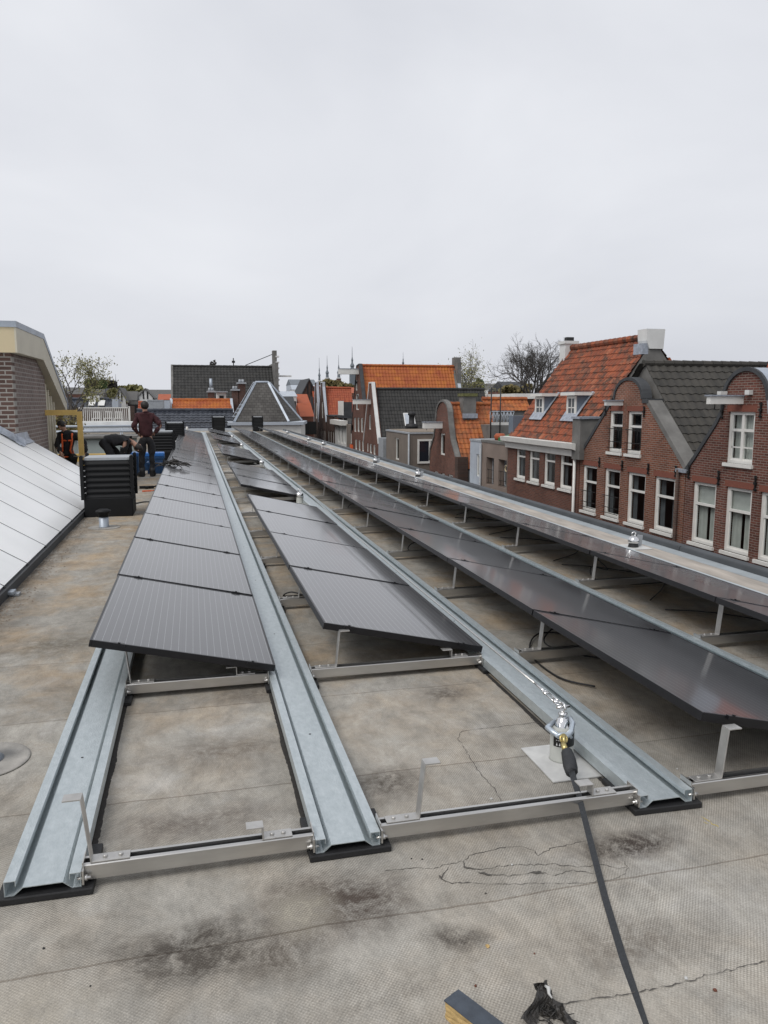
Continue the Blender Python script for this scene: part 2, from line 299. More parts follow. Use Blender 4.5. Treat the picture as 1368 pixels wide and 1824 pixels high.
    br = n.new('ShaderNodeTexBrick'); br.inputs['Scale'].default_value = 1; br.inputs['Brick Width'].default_value = 8.3; br.inputs['Row Height'].default_value = .93
    br.inputs['Mortar Size'].default_value = .0045; br.inputs['Mortar Smooth'].default_value = .4; br.offset = .37; br.inputs['Color1'].default_value = (1, 1, 1, 1); br.inputs['Color2'].default_value = (.9, .905, .91, 1); br.inputs['Mortar'].default_value = (.66, .63, .61, 1)
    L.new(mpb.outputs[0], br.inputs['Vector']); base = mix(1., base, br.outputs['Color'], 'MULTIPLY')
    L.new(base, b.inputs['Base Color'])
    # bump
    h = math_('ADD', math_('MULTIPLY', diaf, .35), math_('MULTIPLY', noise(30, 6, .7), .8))
    h = math_('ADD', h, math_('MULTIPLY', br.outputs['Fac'], -1.2)); h = math_('ADD', h, math_('MULTIPLY', noise(2.4, 3), 3.))
    bp = n.new('ShaderNodeBump'); bp.inputs['Strength'].default_value = .5; bp.inputs['Distance'].default_value = .004; L.new(h, bp.inputs['Height']); L.new(bp.outputs[0], b.inputs['Normal'])
    return m
M['roof'] = roof_mat()

# ------------------------------------------------------------------ mesh builder and object helpers
class MB:
    def __init__(s, mtx=None): s.v = []; s.f = []; s.mi = []; s.uv = {}; s.m = mtx or Matrix(); s.cur = 0; s.sm = []
    def _v(s, p): s.v.append(s.m @ Vector(p)); return len(s.v)-1
    def face(s, idx, smooth=False): s.f.append(list(idx)); s.mi.append(s.cur); s.sm.append(smooth)
    def poly(s, pts): s.face([s._v(p) for p in pts])
    def box(s, a, b, bev=0):
        (x0, y0, z0), (x1, y1, z1) = a, b
        x0, x1 = min(x0, x1), max(x0, x1); y0, y1 = min(y0, y1), max(y0, y1); z0, z1 = min(z0, z1), max(z0, z1)
        i = [s._v(p) for p in ((x0, y0, z0), (x1, y0, z0), (x1, y1, z0), (x0, y1, z0), (x0, y0, z1), (x1, y0, z1), (x1, y1, z1), (x0, y1, z1))]
        for q in ((0, 3, 2, 1), (4, 5, 6, 7), (0, 1, 5, 4), (1, 2, 6, 5), (2, 3, 7, 6), (3, 0, 4, 7)): s.face([i[k] for k in q])
        return s
    def prism(s, prof, d, axis='Y', t0=0, closed=True):
        """extrude a 2-D profile; axis Y: profile in (x,z); axis X: profile in (y,z); axis Z: profile in (x,y)"""
        def P(a, b, t): return {'Y': (a, t, b), 'X': (t, a, b), 'Z': (a, b, t)}[axis]
        n = len(prof); A = [s._v(P(a, b, t0)) for a, b in prof]; B = [s._v(P(a, b, t0+d)) for a, b in prof]
        for k in range(n if closed else n-1): s.face([A[k], A[(k+1) % n], B[(k+1) % n], B[k]])
        if closed: s.face(A[::-1]); s.face(B)
        return s
    def tube(s, pts, rad, n=8, cap=True, smooth=True):
        pts = [Vector(p) for p in pts]; rs = rad if isinstance(rad, (list, tuple)) else [rad]*len(pts)
        rings = []; ref = Vector((0, 0, 1))
        for i, p in enumerate(pts):
            d = (pts[min(i+1, len(pts)-1)]-pts[max(i-1, 0)]).normalized()
            if abs(d.dot(ref)) > .95: ref = Vector((1, 0, 0)) if abs(d.x) < .9 else Vector((0, 1, 0))
            a = d.cross(ref).normalized(); bb = d.cross(a).normalized(); ref = a.cross(d).normalized() if False else ref
            rings.append([s._v(p+a*(rs[i]*math.cos(2*math.pi*k/n))+bb*(rs[i]*math.sin(2*math.pi*k/n))) for k in range(n)])
        for r0, r1 in zip(rings, rings[1:]):
            for k in range(n): s.face([r0[k], r0[(k+1) % n], r1[(k+1) % n], r1[k]], smooth)
        if cap: s.face(rings[0][::-1]); s.face(rings[-1])
        return s
    def lathe(s, c, prof, n=20, smooth=True):
        rings = [[s._v((c[0]+r*math.cos(2*math.pi*k/n), c[1]+r*math.sin(2*math.pi*k/n), c[2]+z)) for k in range(n)] for r, z in prof]
        for r0, r1 in zip(rings, rings[1:]):
            for k in range(n): s.face([r0[k], r0[(k+1) % n], r1[(k+1) % n], r1[k]], smooth)
        s.face(rings[0][::-1]); s.face(rings[-1]); return s
    def torus(s, c, Rr, r, n=20, k=8, U=(1, 0, 0), V=(0, 0, 1), arc=1., sx=1., sy=1.):
        U, V = Vector(U), Vector(V); m = n+1 if arc < 1 else n
        pts = [Vector(c)+U*(Rr*sx*math.cos(2*math.pi*arc*i/n))+V*(Rr*sy*math.sin(2*math.pi*arc*i/n)) for i in range(m)]
        if arc == 1: pts += [pts[0], pts[1]]
        return s.tube(pts, r, k, cap=True)
    def build(s, name, m, parent=None, label=None):
        me = bpy.data.meshes.new(name); me.from_pydata(s.v, [], s.f)
        for mm in (m if isinstance(m, (list, tuple)) else [m]): me.materials.append(M[mm] if isinstance(mm, str) else mm)
        me.polygons.foreach_set('material_index', s.mi); me.polygons.foreach_set('use_smooth', s.sm)
        if s.uv:
            l = me.uv_layers.new(name='UVMap')
            for pi, uvs in s.uv.items():
                for li, u in zip(me.polygons[pi].loop_indices, uvs): l.data[li].uv = u
        me.update(); o = bpy.data.objects.new(name, me); COL.objects.link(o)
        if parent: o.parent = parent
        if label: o['label'] = label
        return o
def tag(o, label=None, cat=None, group=None, kind=None):
    if label: o['label'] = label
    if cat: o['category'] = cat
    if group: o['group'] = group
    if kind: o['kind'] = kind
    return o
def empty(name, loc=(0, 0, 0), rz=0): 
    o = bpy.data.objects.new(name, None); COL.objects.link(o); o.location = loc; o.rotation_euler = (0, 0, rz); o.empty_display_size = .2; return o
def struct(name, mb, m): o = mb.build(name, m); o['kind'] = 'structure'; return o
def fix_normals(o):
    bm = bmesh.new(); bm.from_mesh(o.data); bmesh.ops.recalc_face_normals(bm, faces=bm.faces); bm.to_mesh(o.data); bm.free(); return o
def bevel(o, w=.004, seg=2):
    md = o.modifiers.new('bevel', 'BEVEL'); md.width = w; md.segments = seg; md.limit_method = 'ANGLE'; md.angle_limit = R(35); return o
def copy_tree(o, parent=None):
    c = o.copy(); COL.objects.link(c)
    if parent: c.parent = parent
    for ch in list(o.children): copy_tree(ch, c)
    return c
def freeze(o):
    bpy.context.view_layer.update(); dg = bpy.context.evaluated_depsgraph_get(); me = bpy.data.meshes.new_from_object(o.evaluated_get(dg))
    o.modifiers.clear(); o.data = me; return o
ORD = ['nearest', 'second', 'third', 'fourth', 'fifth', 'sixth', 'seventh', 'eighth', 'ninth', 'tenth', 'eleventh', 'twelfth', 'thirteenth', 'fourteenth', 'fifteenth',
       'sixteenth', 'seventeenth', 'eighteenth', 'nineteenth', 'twentieth', 'twenty-first', 'twenty-second', 'twenty-third', 'twenty-fourth', 'twenty-fifth', 'twenty-sixth']
def nth(i): return 'nearest' if i == 0 else ORD[i]+' nearest'

# ------------------------------------------------------------------ the roof we stand on
rb = MB(); rb.box((-9, -3, -.5), (5.068, 45.5, 0)); struct('flat_roof', rb, 'roof')
b = MB(); b.box((4.44, -3, 0.004), (4.90, 44.5, .008)); struct('roof_walkway_strip', b, 'beige')
b = MB(); b.box((4.90, -3, 0.004), (5.058, 44.5, .010)); b.box((4.2, -3, .003), (4.44, 44.5, .006)); struct('roof_mineral_strip', b, 'minroof')
b = MB()
prof = [(5.06, 0), (5.075, .05), (5.085, .06), (5.19, .06), (5.2, .05), (5.2, -.6), (5.07, -.6)]
y = -3
for L_ in (10.2, 6.1, 7.4, 8.2, 6.9, 9.6):
    b.prism(prof, L_-.012, 'Y', y); y += L_
struct('roof_edge_kerb', b, 'kerb')
b = MB(); b.box((5.07, -3, -10), (5.198, 45.5, -.6)); b.box((-9, 45.2, -10), (5.2, 45.49, -.5)); struct('building_wall_below', b, 'brickB')
b = MB(); b.box((-9, 45.3, 0), (2.3, 45.5, .13)); struct('roof_end_kerb', b, 'palegrey')
b = MB(); b.box((-900, -300, -10.6), (1500, 2600, -10)); struct('ground', b, 'ground')

# ------------------------------------------------------------------ mounting rails
RX = [-.525, .485, 1.765, 3.035, 4.315]
SPLIT = 1.635
YB = [2.55+.0] + [4.24+SPLIT*i for i in range(23)]
def rail_profile():
    t, h, w = .0025, .056, .117
    outer = [(-w+.036, h-.02), (-w+.036, h), (-w, h), (-w, .004), (-.088, .004), (-.06, .028), (.06, .028), (.088, .004), (w, .004), (w, h), (w-.036, h), (w-.036, h-.02)]
    inner = [(w-.036+t, h-.02), (w-.036+t, h-t), (w-t, h-t), (w-t, .004+t), (.089, .004+t), (.061, .028+t), (-.061, .028+t), (-.089, .004+t), (-w+t, .004+t), (-w+t, h-t), (-w+.036-t, h-t), (-w+.036-t, h-.02)]
    return outer+inner
rail_lbl = ['leftmost galvanised trough rail, its near end open on the felt beside the walkway', 'galvanised trough rail between the leftmost panel row and the broken second row',
            'galvanised trough rail with its near end beside the square anchor plate', 'galvanised trough rail along the low edge of the third panel row', 'galvanised trough rail beside the beige strip near the street edge']
for i, x in enumerate(RX):
    root = empty('mounting_rail', (x, 2.5, .02)); tag(root, rail_lbl[i], 'rail', 'galvanised rails running the length of the roof')
    hb = MB().prism(rail_profile(), 39.6, 'Y', 0); hb.cur = 1
    for k in range(24): hb.lathe((0, .93+1.635*k, .0306), [(.006, 0), (.006, .0006)], 10)
    o = hb.build('channel', ['galv', 'black'], root); fix_normals(o)
# rubber pads under rail and bar joints
pn = 0
ordr = ['leftmost rail', 'second rail from the left', 'middle rail by the anchor plate', 'fourth rail from the left', 'rightmost rail']
bars_words = ['front', 'second', 'third', 'fourth']
for i, x in enumerate(RX):
    for k in range(4):
        yy = YB[k]; o = MB().box((-.148, -.12, 0), (.148, .15, .024)).build('rubber_pad', 'black'); bevel(o, .004)
        o.location = (x+.008, yy+.0 if k else 2.605, .0005); o.rotation_euler.z = R(random.uniform(-2, 2))
        tag(o, 'flat black rubber pad under the %s at its %s joint' % (ordr[i], bars_words[k]), 'pad', 'rubber pads under the rails')

# ------------------------------------------------------------------ cross bars with their brackets
def tall_bracket(x, side, parent, base_side, h=.225):
    """base plate lies on the bar, post at one end of it, top flange points to side (-1 left, +1 right)"""
    t = .005; wd = .046
    b_ = MB()
    bx0, bx1 = (x, x+.125*base_side)
    b_.box((bx0, -wd/2, .0), (bx1, wd/2, t))
    lean = .022*(-base_side)
    px = bx0
    pr = [(px, 0), (px+t*base_side, 0), (px+t*base_side+lean, h), (px+lean, h)]
    b_.prism(pr, wd, 'Y', -wd/2)
    b_.box((px+lean-(.004 if side > 0 else -.004)*1, -wd/2, h-.001), (px+lean+.055*side, wd/2, h+t))
    for q in (.045, .095): b_.lathe((bx0+q*base_side, 0, t), [(.008, 0), (.008, .006), (.005, .008)], 8, False)
    o = b_.build('tall_bracket', 'bracket', parent); fix_normals(o); o.location.z = .0555; bevel(o, .0015, 2); return o
def short_bracket(x, parent):
    t = .005; wd = .046; b_ = MB()
    b_.box((x-.1, -wd/2, 0), (x, wd/2, t)); b_.box((x-.1-t, -wd/2, 0), (x-.1, wd/2, .045)); b_.box((x-.1-.06, -wd/2, .045), (x-.1, wd/2, .045+t))
    b_.box((x-.1, wd/2, -.02), (x, wd/2+.003, t))
    for q in (.03, .07): b_.lathe((x-q, 0, t), [(.008, 0), (.008, .006), (.005, .008)], 8, False)
    o = b_.build('short_bracket', 'bracket', parent); fix_normals(o); o.location.z = .0555; bevel(o, .0015, 2); return o
bay_words = ['between the two leftmost rails', 'between the second and third rails', 'between the third and fourth rails', 'between the two rightmost rails']
for bi in range(4):
    xa, xb = RX[bi]+.124, RX[bi+1]-.124
    root = None
    for k, yy in enumerate(YB):
        if bi == 0 and k > 21: continue
        if root is None:
            root = proto = empty('cross_bar', (0, yy, .03)); 
            bb = MB()
            bb.prism([(-.0135, .055), (-.026, .055), (-.029, .052), (-.029, .003), (-.026, 0), (.026, 0), (.029, .003), (.029, .052), (.026, .055), (.0135, .055), (.0135, .051), (.025, .051), (.025, .004), (-.025, .004), (-.025, .051), (-.0135, .051)], xb-xa, 'X', xa)
            fix_normals(bb.build('beam', 'steel', root))
            o = MB().box((xa, -.0245, .03), (xb, .0245, .036)).build('slot_shade', 'darkgrey', root)  # dark strip in the open channel, standing for the shade inside it
            for sx, dr in ((xa, -1), (xb, 1)):
                e = MB(); e.box((sx, -.036, -.005), (sx+.004*dr, .036, .068)); e.tube([(sx-.022*dr, -.044, .02), (sx+.02*dr, -.044, .02)], .0055, 6); e.tube([(sx-.012*dr, -.044, .02), (sx-.003*dr, -.044, .02)], .011, 6); e.box((sx-.002*dr, -.055, .002), (sx+.004*dr, -.036, .05))
                e.build('end_plate', 'steel', root)
            if bi == 0: tall_bracket(xa+.02, -1, root, 1)
            else: tall_bracket(xa+.15, 1, root, -1, (.225, .208, .205, .215)[bi])
            short_bracket(xb-(.07 if bi == 0 else .08), root)
            c = root
        else:
            c = copy_tree(proto); c.location = (0, yy, .03)
        tag(c, 'steel cross bar, %s %s' % (nth(k), bay_words[bi]), 'cross bar', 'steel cross bars between the rails')

# ------------------------------------------------------------------ solar panels
PW, PL, PT = 1.0, 1.62, .038
TILT = math.atan2(.22, .975)
def panel_proto():
    root = empty('solar_module')
    f = MB(); e = .012
    f.box((0, 0, -PT), (e, PL, 0)); f.box((PW-e, 0, -PT), (PW, PL, 0)); f.box((e, 0, -PT), (PW-e, e, 0)); f.box((e, PL-e, -PT), (PW-e, PL, 0))
    o = f.build('frame', 'frame', root); bevel(o, .0015, 1)
    c = MB(); c.box((e, e, -.008), (PW-e, PL-e, -.0025)); o = c.build('cell_surface', 'cells', root); 
    j = MB(); j.box((.42, .3, -.03), (.58, .42, -.009)); j.build('junction_box', 'black', root)
    for x in (.12, .84):
        k = MB(); k.box((x, -.013, -.012), (x+.06, .006, .004)); k.lathe((x+.03, -.004, .004), [(.007, 0), (.007, .005)], 8, False); k.build('clamp', 'frame', root)
    return root
pp = None
def put_panel(xh, y, label, dz=0):
    global pp
    if pp is None: pp = panel_proto(); c = pp
    else: c = copy_tree(pp)
    c.location = (xh+random.uniform(-.004, .004), y, .358+dz); c.rotation_euler = (R(random.uniform(-.12, .12)), TILT+R(random.uniform(-.15, .15)), 0)
    tag(c, label, 'solar panel', 'black solar panels in rows on the flat roof')
for k in range(21): put_panel(-.575, 4.19+SPLIT*k, 'black solar panel, the %s one in the leftmost row' % nth(k))
blocks = [(4.25, 4), (12.1, 3), (19.6, 3), (27.9, 3), (34.8, 3)]
bw = ['front block', 'block behind the first gap', 'block behind the second gap', 'block behind the third gap', 'farthest block']
for bi, (y0, nn_) in enumerate(blocks):
    for k in range(nn_): put_panel(.69, y0+SPLIT*k, 'black solar panel, %s in the %s of the broken second row' % (['nearest', 'second', 'third', 'fourth'][k], bw[bi]), -.012)
for k in range(23): put_panel(1.985, 2.6+SPLIT*k, 'black solar panel, the %s one in the third row from the left' % nth(k), -.012)
for k in range(23): put_panel(3.24, 2.56+SPLIT*k, 'black solar panel, the %s one in the row nearest the street' % nth(k), .0)

# ------------------------------------------------------------------ cables
def cable(name, pts, r, m, label, cat, group=None, sub=6, n=6):
    P = [Vector(p) for p in pts]; out_ = []
    for i in range(len(P)-1):
        p0, p1, p2, p3 = P[max(i-1, 0)], P[i], P[i+1], P[min(i+2, len(P)-1)]
        for s_ in range(sub):
            t = s_/sub; out_.append(.5*((2*p1)+(p2-p0)*t+(2*p0-5*p1+4*p2-p3)*t*t+(3*p1-p0-3*p2+p3)*t**3))
    out_.append(P[-1]); o = MB().tube(out_, r, n).build(name, m); tag(o, label, cat, group); return o
cable('solar_cable', [(2.15, 3.75, .015), (2.02, 3.95, .012), (2.05, 4.4, .012), (2.3, 4.75, .02), (2.6, 4.5, .02), (2.75, 4.0, .05), (2.7, 3.7, .05)], .0055, 'black', 'black cable bowing out beneath the nearest panel of the third row', 'cable', 'cables under the panels')
cable('solar_cable', [(.98, 5.95, .01), (.86, 5.9, .07), (.72, 6.0, .1), (.68, 6.2, .02), (.9, 6.25, .012), (1.3, 6.2, .08)], .006, 'black', 'black cable loop under the front block of the second row', 'cable', 'cables under the panels')
for k in range(10):
    y0 = 4.35+1.635*k; x0 = 2.25 if k % 2 == 0 else 3.5; j = random.uniform(-.1, .1)
    cable('solar_cable', [(x0+.5, y0-.3, .08), (x0+.2, y0-.15+j, .02), (x0-.08, y0+.05, .05), (x0+.02, y0+.25+j, .1), (x0+.3, y0+.5, .02), (x0+.4, y0+.9+j, .06)], .005, 'black',
          'black cable hanging under the %s row, beside its %s cross bar' % ('third' if k % 2 == 0 else 'street-side', nth(k+1)), 'cable', 'cables under the panels')
    cable('solar_cable', [(3.6-.05*k % .2, y0-.6, .012), (3.9, y0-.3+j, .012), (4.1, y0+.1, .012), (3.8, y0+.5, .03), (3.5, y0+.8+j, .012)], .005, 'black',
          'black cable on the felt under the street-side row, behind its %s cross bar' % nth(k), 'cable', 'cables under the panels')

# ------------------------------------------------------------------ front fall-arrest anchor
AX, AY = 1.565, 3.0
root = empty('roof_anchor', (AX, AY, 0)); tag(root, 'grey anchor post with a black label on a square pale plate beside the middle rail', 'roof anchor')
o = MB().box((-.135, -.195, .003), (.115, .14, .008)).build('base_plate', 'plate', root)
MB().lathe((0, 0, .008), [(.056, 0), (.053, .006), (.053, .145), (.049, .152), (.03, .158)], 32).build('post', 'anchorpost', root)
lb = MB(); n_ = 20
for k in range(n_):
    a0, a1 = R(-160+210*k/n_), R(-160+210*(k+1)/n_)
    lb.poly([(.0538*math.cos(a0), .0538*math.sin(a0), .082), (.0538*math.cos(a1), .0538*math.sin(a1), .082), (.0538*math.cos(a1), .0538*math.sin(a1), .140), (.0538*math.cos(a0), .0538*math.sin(a0), .140)])
lo = lb.build('label_band', 'labelblack', root)
lg = MB()
def onpost(a, z, r=.0545): return (r*math.cos(R(a)), r*math.sin(R(a)), z)
for k in range(4): lg.poly([onpost(-145+14*k, .088), onpost(-137+14*k, .088), onpost(-141+14*k, .103)])
for k in range(5): lg.poly([onpost(-146+11*k, .111), onpost(-139+11*k, .111), onpost(-139+11*k, .114), onpost(-146+11*k, .114)])
lg.build('label_symbols', 'labelwhite', lo)
MB2 = MB(); MB2.poly([onpost(-148, .124), onpost(-130, .124), onpost(-130, .134), onpost(-148, .134)]); MB2.build('label_logo', 'labelgreen', lo)
MB().lathe((0, 0, .152), [(.04, 0), (.037, .01), (.03, .03), (.022, .046), (.016, .05), (.016, .062), (.02, .064), (.02, .07), (.01, .075)], 28).build('dome', 'chrome', root)
ey = MB(); ey.torus((0, 0, .247), .02, .006, 18, 8, (0, 1, 0), (0, 0, 1)); ey.tube([(-.03, 0, .25), (.03, 0, .25)], .007, 8); ey.lathe((0, 0, .224), [(.012, 0), (.012, .008)], 10); ey.build('eye', 'chrome', root)
# turnbuckle and lifeline
A1 = Vector((AX, AY, .25)); A2 = Vector((1.60, 12.35, .30)); d_ = (A2-A1).normalized()
root = empty('lifeline_cable', (AX, AY, .25)); tag(root, 'thin steel lifeline stretched from the front anchor post to the next anchor', 'lifeline')
sd = d_.cross(Vector((0, 0, 1))).normalized()
cb = MB(); pts = [(A2-A1)*(t/12) for t in range(13)]; pts = [p-Vector((0, 0, .03*math.sin(math.pi*i/12))) if i else p+d_*.30 for i, p in enumerate(pts)]
cb.tube(pts, .005, 6); cb.build('wire_rope', 'steel', root)
tbk = MB()
for s_ in (-1, 1): tbk.tube([d_*.075+sd*.011*s_, d_*.17+sd*.011*s_], .0035, 6)
tbk.torus(d_*.04, .016, .004, 14, 6, d_, sd); tbk.tube([d_*.055, d_*.10], .005, 6); tbk.tube([d_*.065-sd*.014, d_*.065+sd*.014], .006, 6); tbk.tube([d_*.17-sd*.014, d_*.17+sd*.014], .006, 6)
tbk.tube([d_*.165, d_*.25], .0045, 6); tbk.tube([d_*.2, d_*.31], [.006, .004], 8); tbk.torus(d_*.185, .012, .0035, 12, 6, d_, sd); tbk.build('turnbuckle', 'chrome', root)
# carabiner, swivel, grip and black strap running to the photographer
P_ = lambda x, y, Y: atY(x, y, Y)
root = empty('safety_lanyard', P_(1003, 1330, 2.9)); o0 = root.location.copy(); tag(root, 'black webbing safety lanyard clipped to the front anchor with a big grey hook', 'lanyard')
def rel(x, y, Y): return P_(x, y, Y)-o0
cr_ = MB(); cpts = [rel(x, y, Y) for x, y, Y in [(988, 1284, 3.03), (978, 1293, 3.0), (975, 1296, 2.97), (985, 1304, 2.93), (996, 1312, 2.91), (1008, 1312, 2.9), (1017, 1304, 2.91), (1020, 1288, 2.95), (1016, 1279, 3.0), (1010, 1280, 3.03)]]
cr_.tube(cpts, [.008, .011, .012, .012, .012, .012, .012, .012, .01, .008], 8); cr_.tube([rel(973, 1297, 2.97), rel(981, 1290, 2.98)], .009, 8)
cr_.tube([rel(990, 1312, 2.9), rel(1000, 1307, 2.9), rel(1014, 1308, 2.9), rel(1018, 1314, 2.9)], .007, 8); cr_.build('snap_hook', 'carab', root)
sw = MB(); sw.tube([rel(1004, 1308, 2.89), rel(1005, 1324, 2.86)], .009, 8); sw.tube([rel(1003, 1324, 2.86), rel(1008, 1338, 2.83)], [.012, .015], 10); sw.torus(rel(1004, 1316, 2.88), .016, .005, 14, 6, (1, 0, 0), (0, .5, .87)); sw.build('swivel', 'brass', root)
gp = MB(); gp.tube([rel(1008, 1335, 2.82), rel(1010, 1340, 2.81), rel(1013, 1350, 2.78), rel(1016, 1366, 2.74), rel(1018, 1376, 2.7), rel(1019, 1381, 2.7)], [.018, .025, .029, .03, .026, .018], 8, smooth=True); gp.build('grip', 'grip', root)
st = MB(); sp = [(1018, 1374, 2.70), (1032, 1420, 2.55), (1052, 1500, 2.33), (1078, 1600, 2.06), (1108, 1700, 1.82), (1148, 1824, 1.58), (1185, 1930, 1.4)]
Pw = [rel(*q) for q in sp]
L0 = []; 
for i, p in enumerate(Pw):
    d = (Pw[min(i+1, 6)]-Pw[max(i-1, 0)]).normalized(); vw = (p+o0-Vector((0, 0, H))).normalized(); s_ = d.cross(vw).normalized(); nn_ = s_.cross(d).normalized()
    wdt = .011 if i > 0 else .013
    L0.append([st._v(q) for q in (p+s_*wdt+nn_*.003, p-s_*wdt+nn_*.003, p-s_*wdt-nn_*.003, p+s_*wdt-nn_*.003)])
for a, c in zip(L0, L0[1:]):
    for k in range(4): st.face([a[k], a[(k+1) % 4], c[(k+1) % 4], c[k]], False)
o = st.build('strap', 'webbing', root); fix_normals(o)

# small round anchors: chrome domes
def dome_anchor(x, y, s, label, plate=True):
    r = empty('dome_anchor', (x, y, 0)); tag(r, label, 'roof anchor', 'chrome dome anchors on the roof')
    MB().box((-.14, -.16, .010), (.14, .16, .014)).build('base_plate', 'plate', r)
    hz = .10 if plate else .035; MB().lathe((0, 0, .014), [(.06, 0), (.055, .01), (.05, hz), (.048, hz+.01)], 20).build('post', 'anchorpost' if plate else 'black', r)
    MB().lathe((0, 0, hz+.022), [(.058, 0), (.062, .02), (.055, .05), (.035, .07), (.015, .08)], 20).build('dome', 'chrome', r)
    MB().torus((0, 0, hz+.12), .024, .008, 14, 6).build('eye', 'chrome', r)
    if not plate: q = MB(); q.prism([(.06, .016), (.13, .016), (.14, .13), (.08, .14)], .012, 'Y', .04); fix_normals(q.build('flap', 'greycap', r))
dl = ['nearest chrome dome anchor on the beige strip, across from the brick gable houses', 'second nearest chrome dome anchor on the beige strip', 'third nearest chrome dome anchor on the beige strip', 'fourth nearest chrome dome anchor on the beige strip',
      'fifth nearest chrome dome anchor on the beige strip', 'farthest chrome dome anchor on the beige strip']
for (x, y), l in zip([(4.7, 7.5), (4.67, 15.9), (4.66, 19.9), (4.7, 28.6), (4.7, 32.4), (4.7, 40)], dl): dome_anchor(x, y, 1, l, False)
tall = ['chrome-topped anchor post in the first gap of the second panel row', 'chrome-topped anchor post in the second gap of the second panel row', 'chrome-topped anchor post in the third gap of the second panel row', 'chrome-topped anchor post in the farthest gap of the second panel row']
for (x, y), l in zip([(1.6, 12.35-.0), (1.6, 19.3), (1.6, 27.3), (1.62, 34.3)], tall): dome_anchor(x, y-.25, 1, l)
# tilted grey flaps beside two of the domes
# ------------------------------------------------------------------ louvred vent boxes
def vent_proto():
    r = empty('louvred_vent'); W = .70
    o = MB().box((-.325, -.325, 0), (.325, .325, .27)).build('plinth', 'ventblack', r); bevel(o, .01)
    bd = MB(); bd.box((-.29, -.29, .30), (.29, .29, .80))
    o = bd.build('core', 'ventblack', r)
    lv = MB()
    for k in range(7):
        z = .27+.078*k; a, c = .318, .285
        pr = [(a, z), (c, z+.05), (c, z+.07), (a, z+.012)]
        for s_ in (-1, 1):
            lv.prism([(s_*p, q) for p, q in pr], .66, 'Y', -.33); lv.prism([(s_*p, q) for p, q in pr], .66, 'X', -.33)
    fix_normals(lv.build('louvres', 'ventblack', r))
    for sx in (-1, 1):
        for sy in (-1, 1):
            pz = MB(); pz.box((sx*.31, sy*.31, .25), (sx*.355, sy*.355, .86)); pz.tube([(sx*.332, sy*.31-.02, .845), (sx*.332, sy*.31+.05, .845)], .024, 10); pz.build('corner_post', 'ventblack', r)
    MB().box((-.3, -.3, .80), (.3, .3, .835)).build('cap', 'greycap', r)
    return r
vp = None
for (x, y, rz, l) in [(-1.2, 11.7, 0, 'black louvred vent box closest to the camera, beside the skylight roof'), (-.86, 22.0, 0, 'black louvred vent box just behind the standing person'), (-.72, 31.6, R(4), 'black louvred vent box right of the standing person, farther along the walkway'),
                      (1.35, 43.6, 0, 'black louvred vent box at the far end of the broken second row'), (3.48, 43.6, 0, 'black louvred vent box in front of the slate pavilion roof')]:
    c = vp or vent_proto(); 
    if vp: c = copy_tree(vp)
    vp = vp or c; c.location = (x, y, 0); c.rotation_euler.z = rz
    if x == 3.48: c.scale = (.82, .82, 1)
    tag(c, l, 'roof vent', 'black louvred vent boxes on the roof')
r = empty('vent_pipe', (-1.165, 10.4, 0)); tag(r, 'short grey vent pipe with a black cap before the nearest louvred box', 'vent pipe')
MB().lathe((0, 0, .002), [(.2, 0), (.195, .004)], 32).build('collar', 'feltcollar', r)
MB().lathe((0, 0, .006), [(.07, 0), (.06, .01), (.06, .14)], 20).build('pipe', 'zinc', r)
MB().lathe((0, 0, .14), [(.066, 0), (.07, .05), (.09, .055), (.095, .08), (.06, .1)], 20).build('cap', 'ventblack', r)
for (x, y, l) in [(-.62, 28.0, 'small white pipe stub by the farther louvred box'), (-.35, 44.4, 'small white pipe stub at the far end kerb')]:
    tag(MB().lathe((x, y, 0), [(.06, 0), (.06, .25), (.05, .27)], 12).build('pipe_stub', 'white'), l, 'pipe')
# round collar at the left edge of the picture
r = empty('roof_outlet', tuple(atZ(-27, 1357, 0))); tag(r, 'round felt collar with a pale pipe at the left picture edge', 'roof outlet')
MB().lathe((0, 0, .003), [(.19, 0), (.187, .004), (.178, .007)], 40).build('collar', 'feltcollar', r)
MB().lathe((0, 0, .012), [(.08, 0), (.062, .01), (.06, .12)], 28).build('pipe', 'zinc', r)

# ------------------------------------------------------------------ sloping silver roof on the left
TH = R(31.95); ct, st_ = math.cos(TH), math.sin(TH)
EX = -1.55
root = empty('lean_to_roof', (EX, 0, .09)); tag(root, 'sloping silver panelled roof along the left of the walkway', 'lean-to roof')
def slp(s_, y, h=0): return (-s_*ct+h*st_, y, s_*st_+h*ct)
SE = [15.15-.93*k for k in range(19)]
for i in range(len(SE)-1):
    y1, y0 = SE[i], SE[i+1]; b_ = MB(); 
    q = [slp(.02, y0+.01), slp(.02, y1-.01), slp(7, y1-.01), slp(7, y0+.01)]; q2 = [slp(.02, y0+.01, -.05), slp(.02, y1-.01, -.05), slp(7, y1-.01, -.05), slp(7, y0+.01, -.05)]
    ids = [b_._v(p) for p in q+q2]
    for f_ in ((0, 1, 2, 3), (7, 6, 5, 4), (0, 4, 5, 1), (1, 5, 6, 2), (2, 6, 7, 3), (3, 7, 4, 0)): b_.face([ids[k] for k in f_])
    o = b_.build('roof_sheet', 'polyc', root); fix_normals(o)
b_ = MB()
for y_ in SE:
    ids = [b_._v(p) for p in (slp(.0, y_-.01, -.04), slp(.0, y_+.01, -.04), slp(7, y_+.01, -.04), slp(7, y_-.01, -.04), slp(.0, y_-.006, .003), slp(.0, y_+.006, .003), slp(7, y_+.006, .003), slp(7, y_-.006, .003))]
    for f_ in ((3, 2, 1, 0), (4, 5, 6, 7), (0, 1, 5, 4), (1, 2, 6, 5), (2, 3, 7, 6), (3, 0, 4, 7)): b_.face([ids[k] for k in f_])
